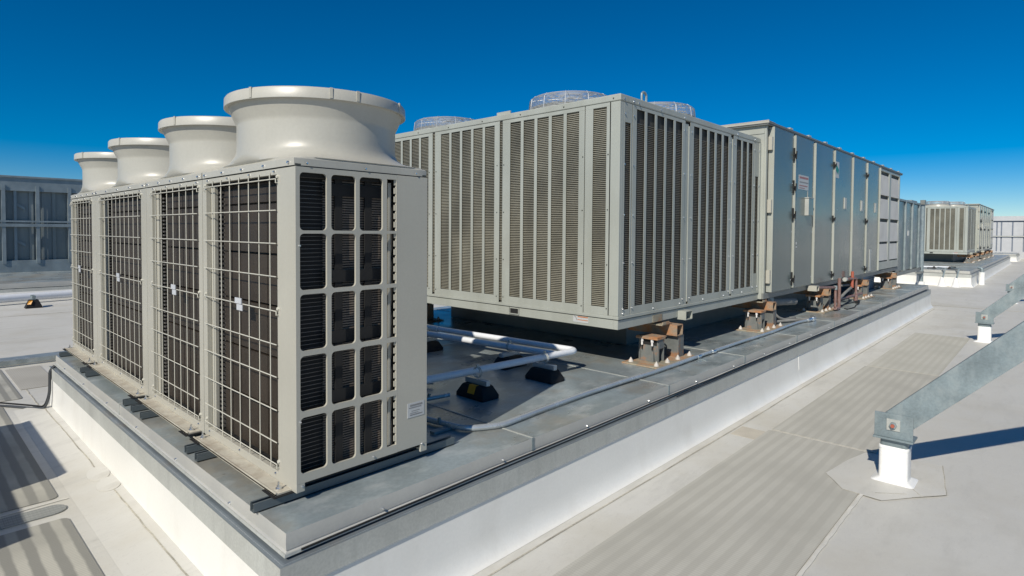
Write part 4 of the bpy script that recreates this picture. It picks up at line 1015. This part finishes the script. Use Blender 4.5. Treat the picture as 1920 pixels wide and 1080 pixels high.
# white pipe and block on the roof at far left
t=thing('roof_pipe','long white pipe lying across the roof in front of the far left screen wall','white pipe',(0,16.5,RF))
mb=MB(); mb.tube([(-4,15.6,RF+.17),(1.2,16.9,RF+.17),(9,18.3,RF+.17)],.10,12,True,.3); obj('pipe',mb,'pvc',t)
t=thing('pipe_block','black block with amber stripe under the white pipe at far left','pipe support',(1.08,16.2,RF),None)
def tblk(mb,x,y,hx,hy,z,h): mb.hexa([(x-hx,y-hy,z),(x+hx,y-hy,z),(x+hx,y+hy,z),(x-hx,y+hy,z),(x-hx*.5,y-hy*.6,z+h),(x+hx*.5,y-hy*.6,z+h),(x+hx*.5,y+hy*.6,z+h),(x-hx*.5,y+hy*.6,z+h)])
mb=MB(); tblk(mb,1.02,15.7,.17,.14,RF+.004,.20); obj('rubber_block',mb,'black',t)
mb=MB(); mb.hexa([(.88,15.59,RF+.10),(.95,15.55,RF+.10),(.96,15.58,RF+.10),(.89,15.62,RF+.10),(.92,15.60,RF+.185),(.99,15.58,RF+.185),(.99,15.62,RF+.19),(.93,15.64,RF+.19)]); obj('reflector',mb,'yellow',t)
mb=MB(); mb.box(.99,15.64,RF+.20,1.06,15.95,RF+.30); obj('strut',mb,'galv_old',t)

# neighbouring unit left of the picture, whose stepped shadow falls on the pads
t=thing('rooftop_unit','beige stepped rooftop cabinet standing left of the camera, outside the photo, throwing the stepped shadow','rooftop unit',(-3.6,2.8,RF))
mb=MB(); mb.box(-5.2,2.50,RF+.12,-2.26,4.34,.85); obj('cabinet',mb,'beige',t,bevel=.01)
mb=MB(); mb.box(-5.2,1.46,RF+.12,-2.62,2.499,.85); obj('side_cabinet',mb,'beige',t,bevel=.01)
mb=MB(); mb.box(-5.1,1.6,RF,-2.7,4.2,RF+.12); obj('base',mb,'gap',t)
mb=MB()
for k in range(12): mb.box(-2.262,2.7,RF+.35+k*.07,-2.245,4.15,RF+.38+k*.07)
obj('louvre',mb,'gap2',t)

# ------------------------------------------------------------------ light, sky, camera
az,el=math.radians(15.5),math.radians(38)
d=Vector((math.cos(el)*math.cos(az),math.cos(el)*math.sin(az),-math.sin(el)))
sun=bpy.data.lights.new('sun','SUN'); sun.energy=4.3; sun.angle=math.radians(.5); sun.color=(1,.935,.82)
so=bpy.data.objects.new('sun',sun); COL.objects.link(so); so.rotation_euler=d.to_track_quat('-Z','Y').to_euler()
w=bpy.data.worlds.new('World'); scene.world=w; w.use_nodes=True; nt=w.node_tree
bg=nt.nodes['Background']; sky=nt.nodes.new('ShaderNodeTexSky'); sky.sky_type='NISHITA'; sky.sun_disc=False
sky.sun_elevation=el; sky.sun_rotation=math.radians(254.5); sky.altitude=2500; sky.air_density=1.0; sky.dust_density=.15; sky.ozone_density=4.0
hs=nt.nodes.new('ShaderNodeHueSaturation'); hs.inputs['Saturation'].default_value=1.6; hs.inputs['Value'].default_value=1.08
nt.links.new(sky.outputs[0],hs.inputs['Color']); nt.links.new(hs.outputs[0],bg.inputs['Color']); bg.inputs['Strength'].default_value=.07

cam=bpy.data.cameras.new('camera'); co=bpy.data.objects.new('camera',cam); COL.objects.link(co); scene.camera=co
f_px=1092.07; cam.sensor_width=36; cam.lens=f_px/1920*36; cam.shift_y=-(540-465.997)/1920; cam.clip_end=5000; cam.clip_start=.05
yaw,pt,rl=math.radians(43.127),math.radians(1.72),math.radians(.402)
F=Vector((math.cos(yaw)*math.cos(pt),math.sin(yaw)*math.cos(pt),-math.sin(pt))); R=Vector((math.sin(yaw),-math.cos(yaw),0)); U=R.cross(F)
R2=R*math.cos(rl)+U*math.sin(rl); U2=-R*math.sin(rl)+U*math.cos(rl)
co.matrix_world=Matrix(((R2.x,U2.x,-F.x,-1.376),(R2.y,U2.y,-F.y,-2.765),(R2.z,U2.z,-F.z,1.331),(0,0,0,1)))
scene.view_settings.view_transform='Standard'; scene.view_settings.look='None'; scene.view_settings.exposure=.08; scene.view_settings.gamma=1
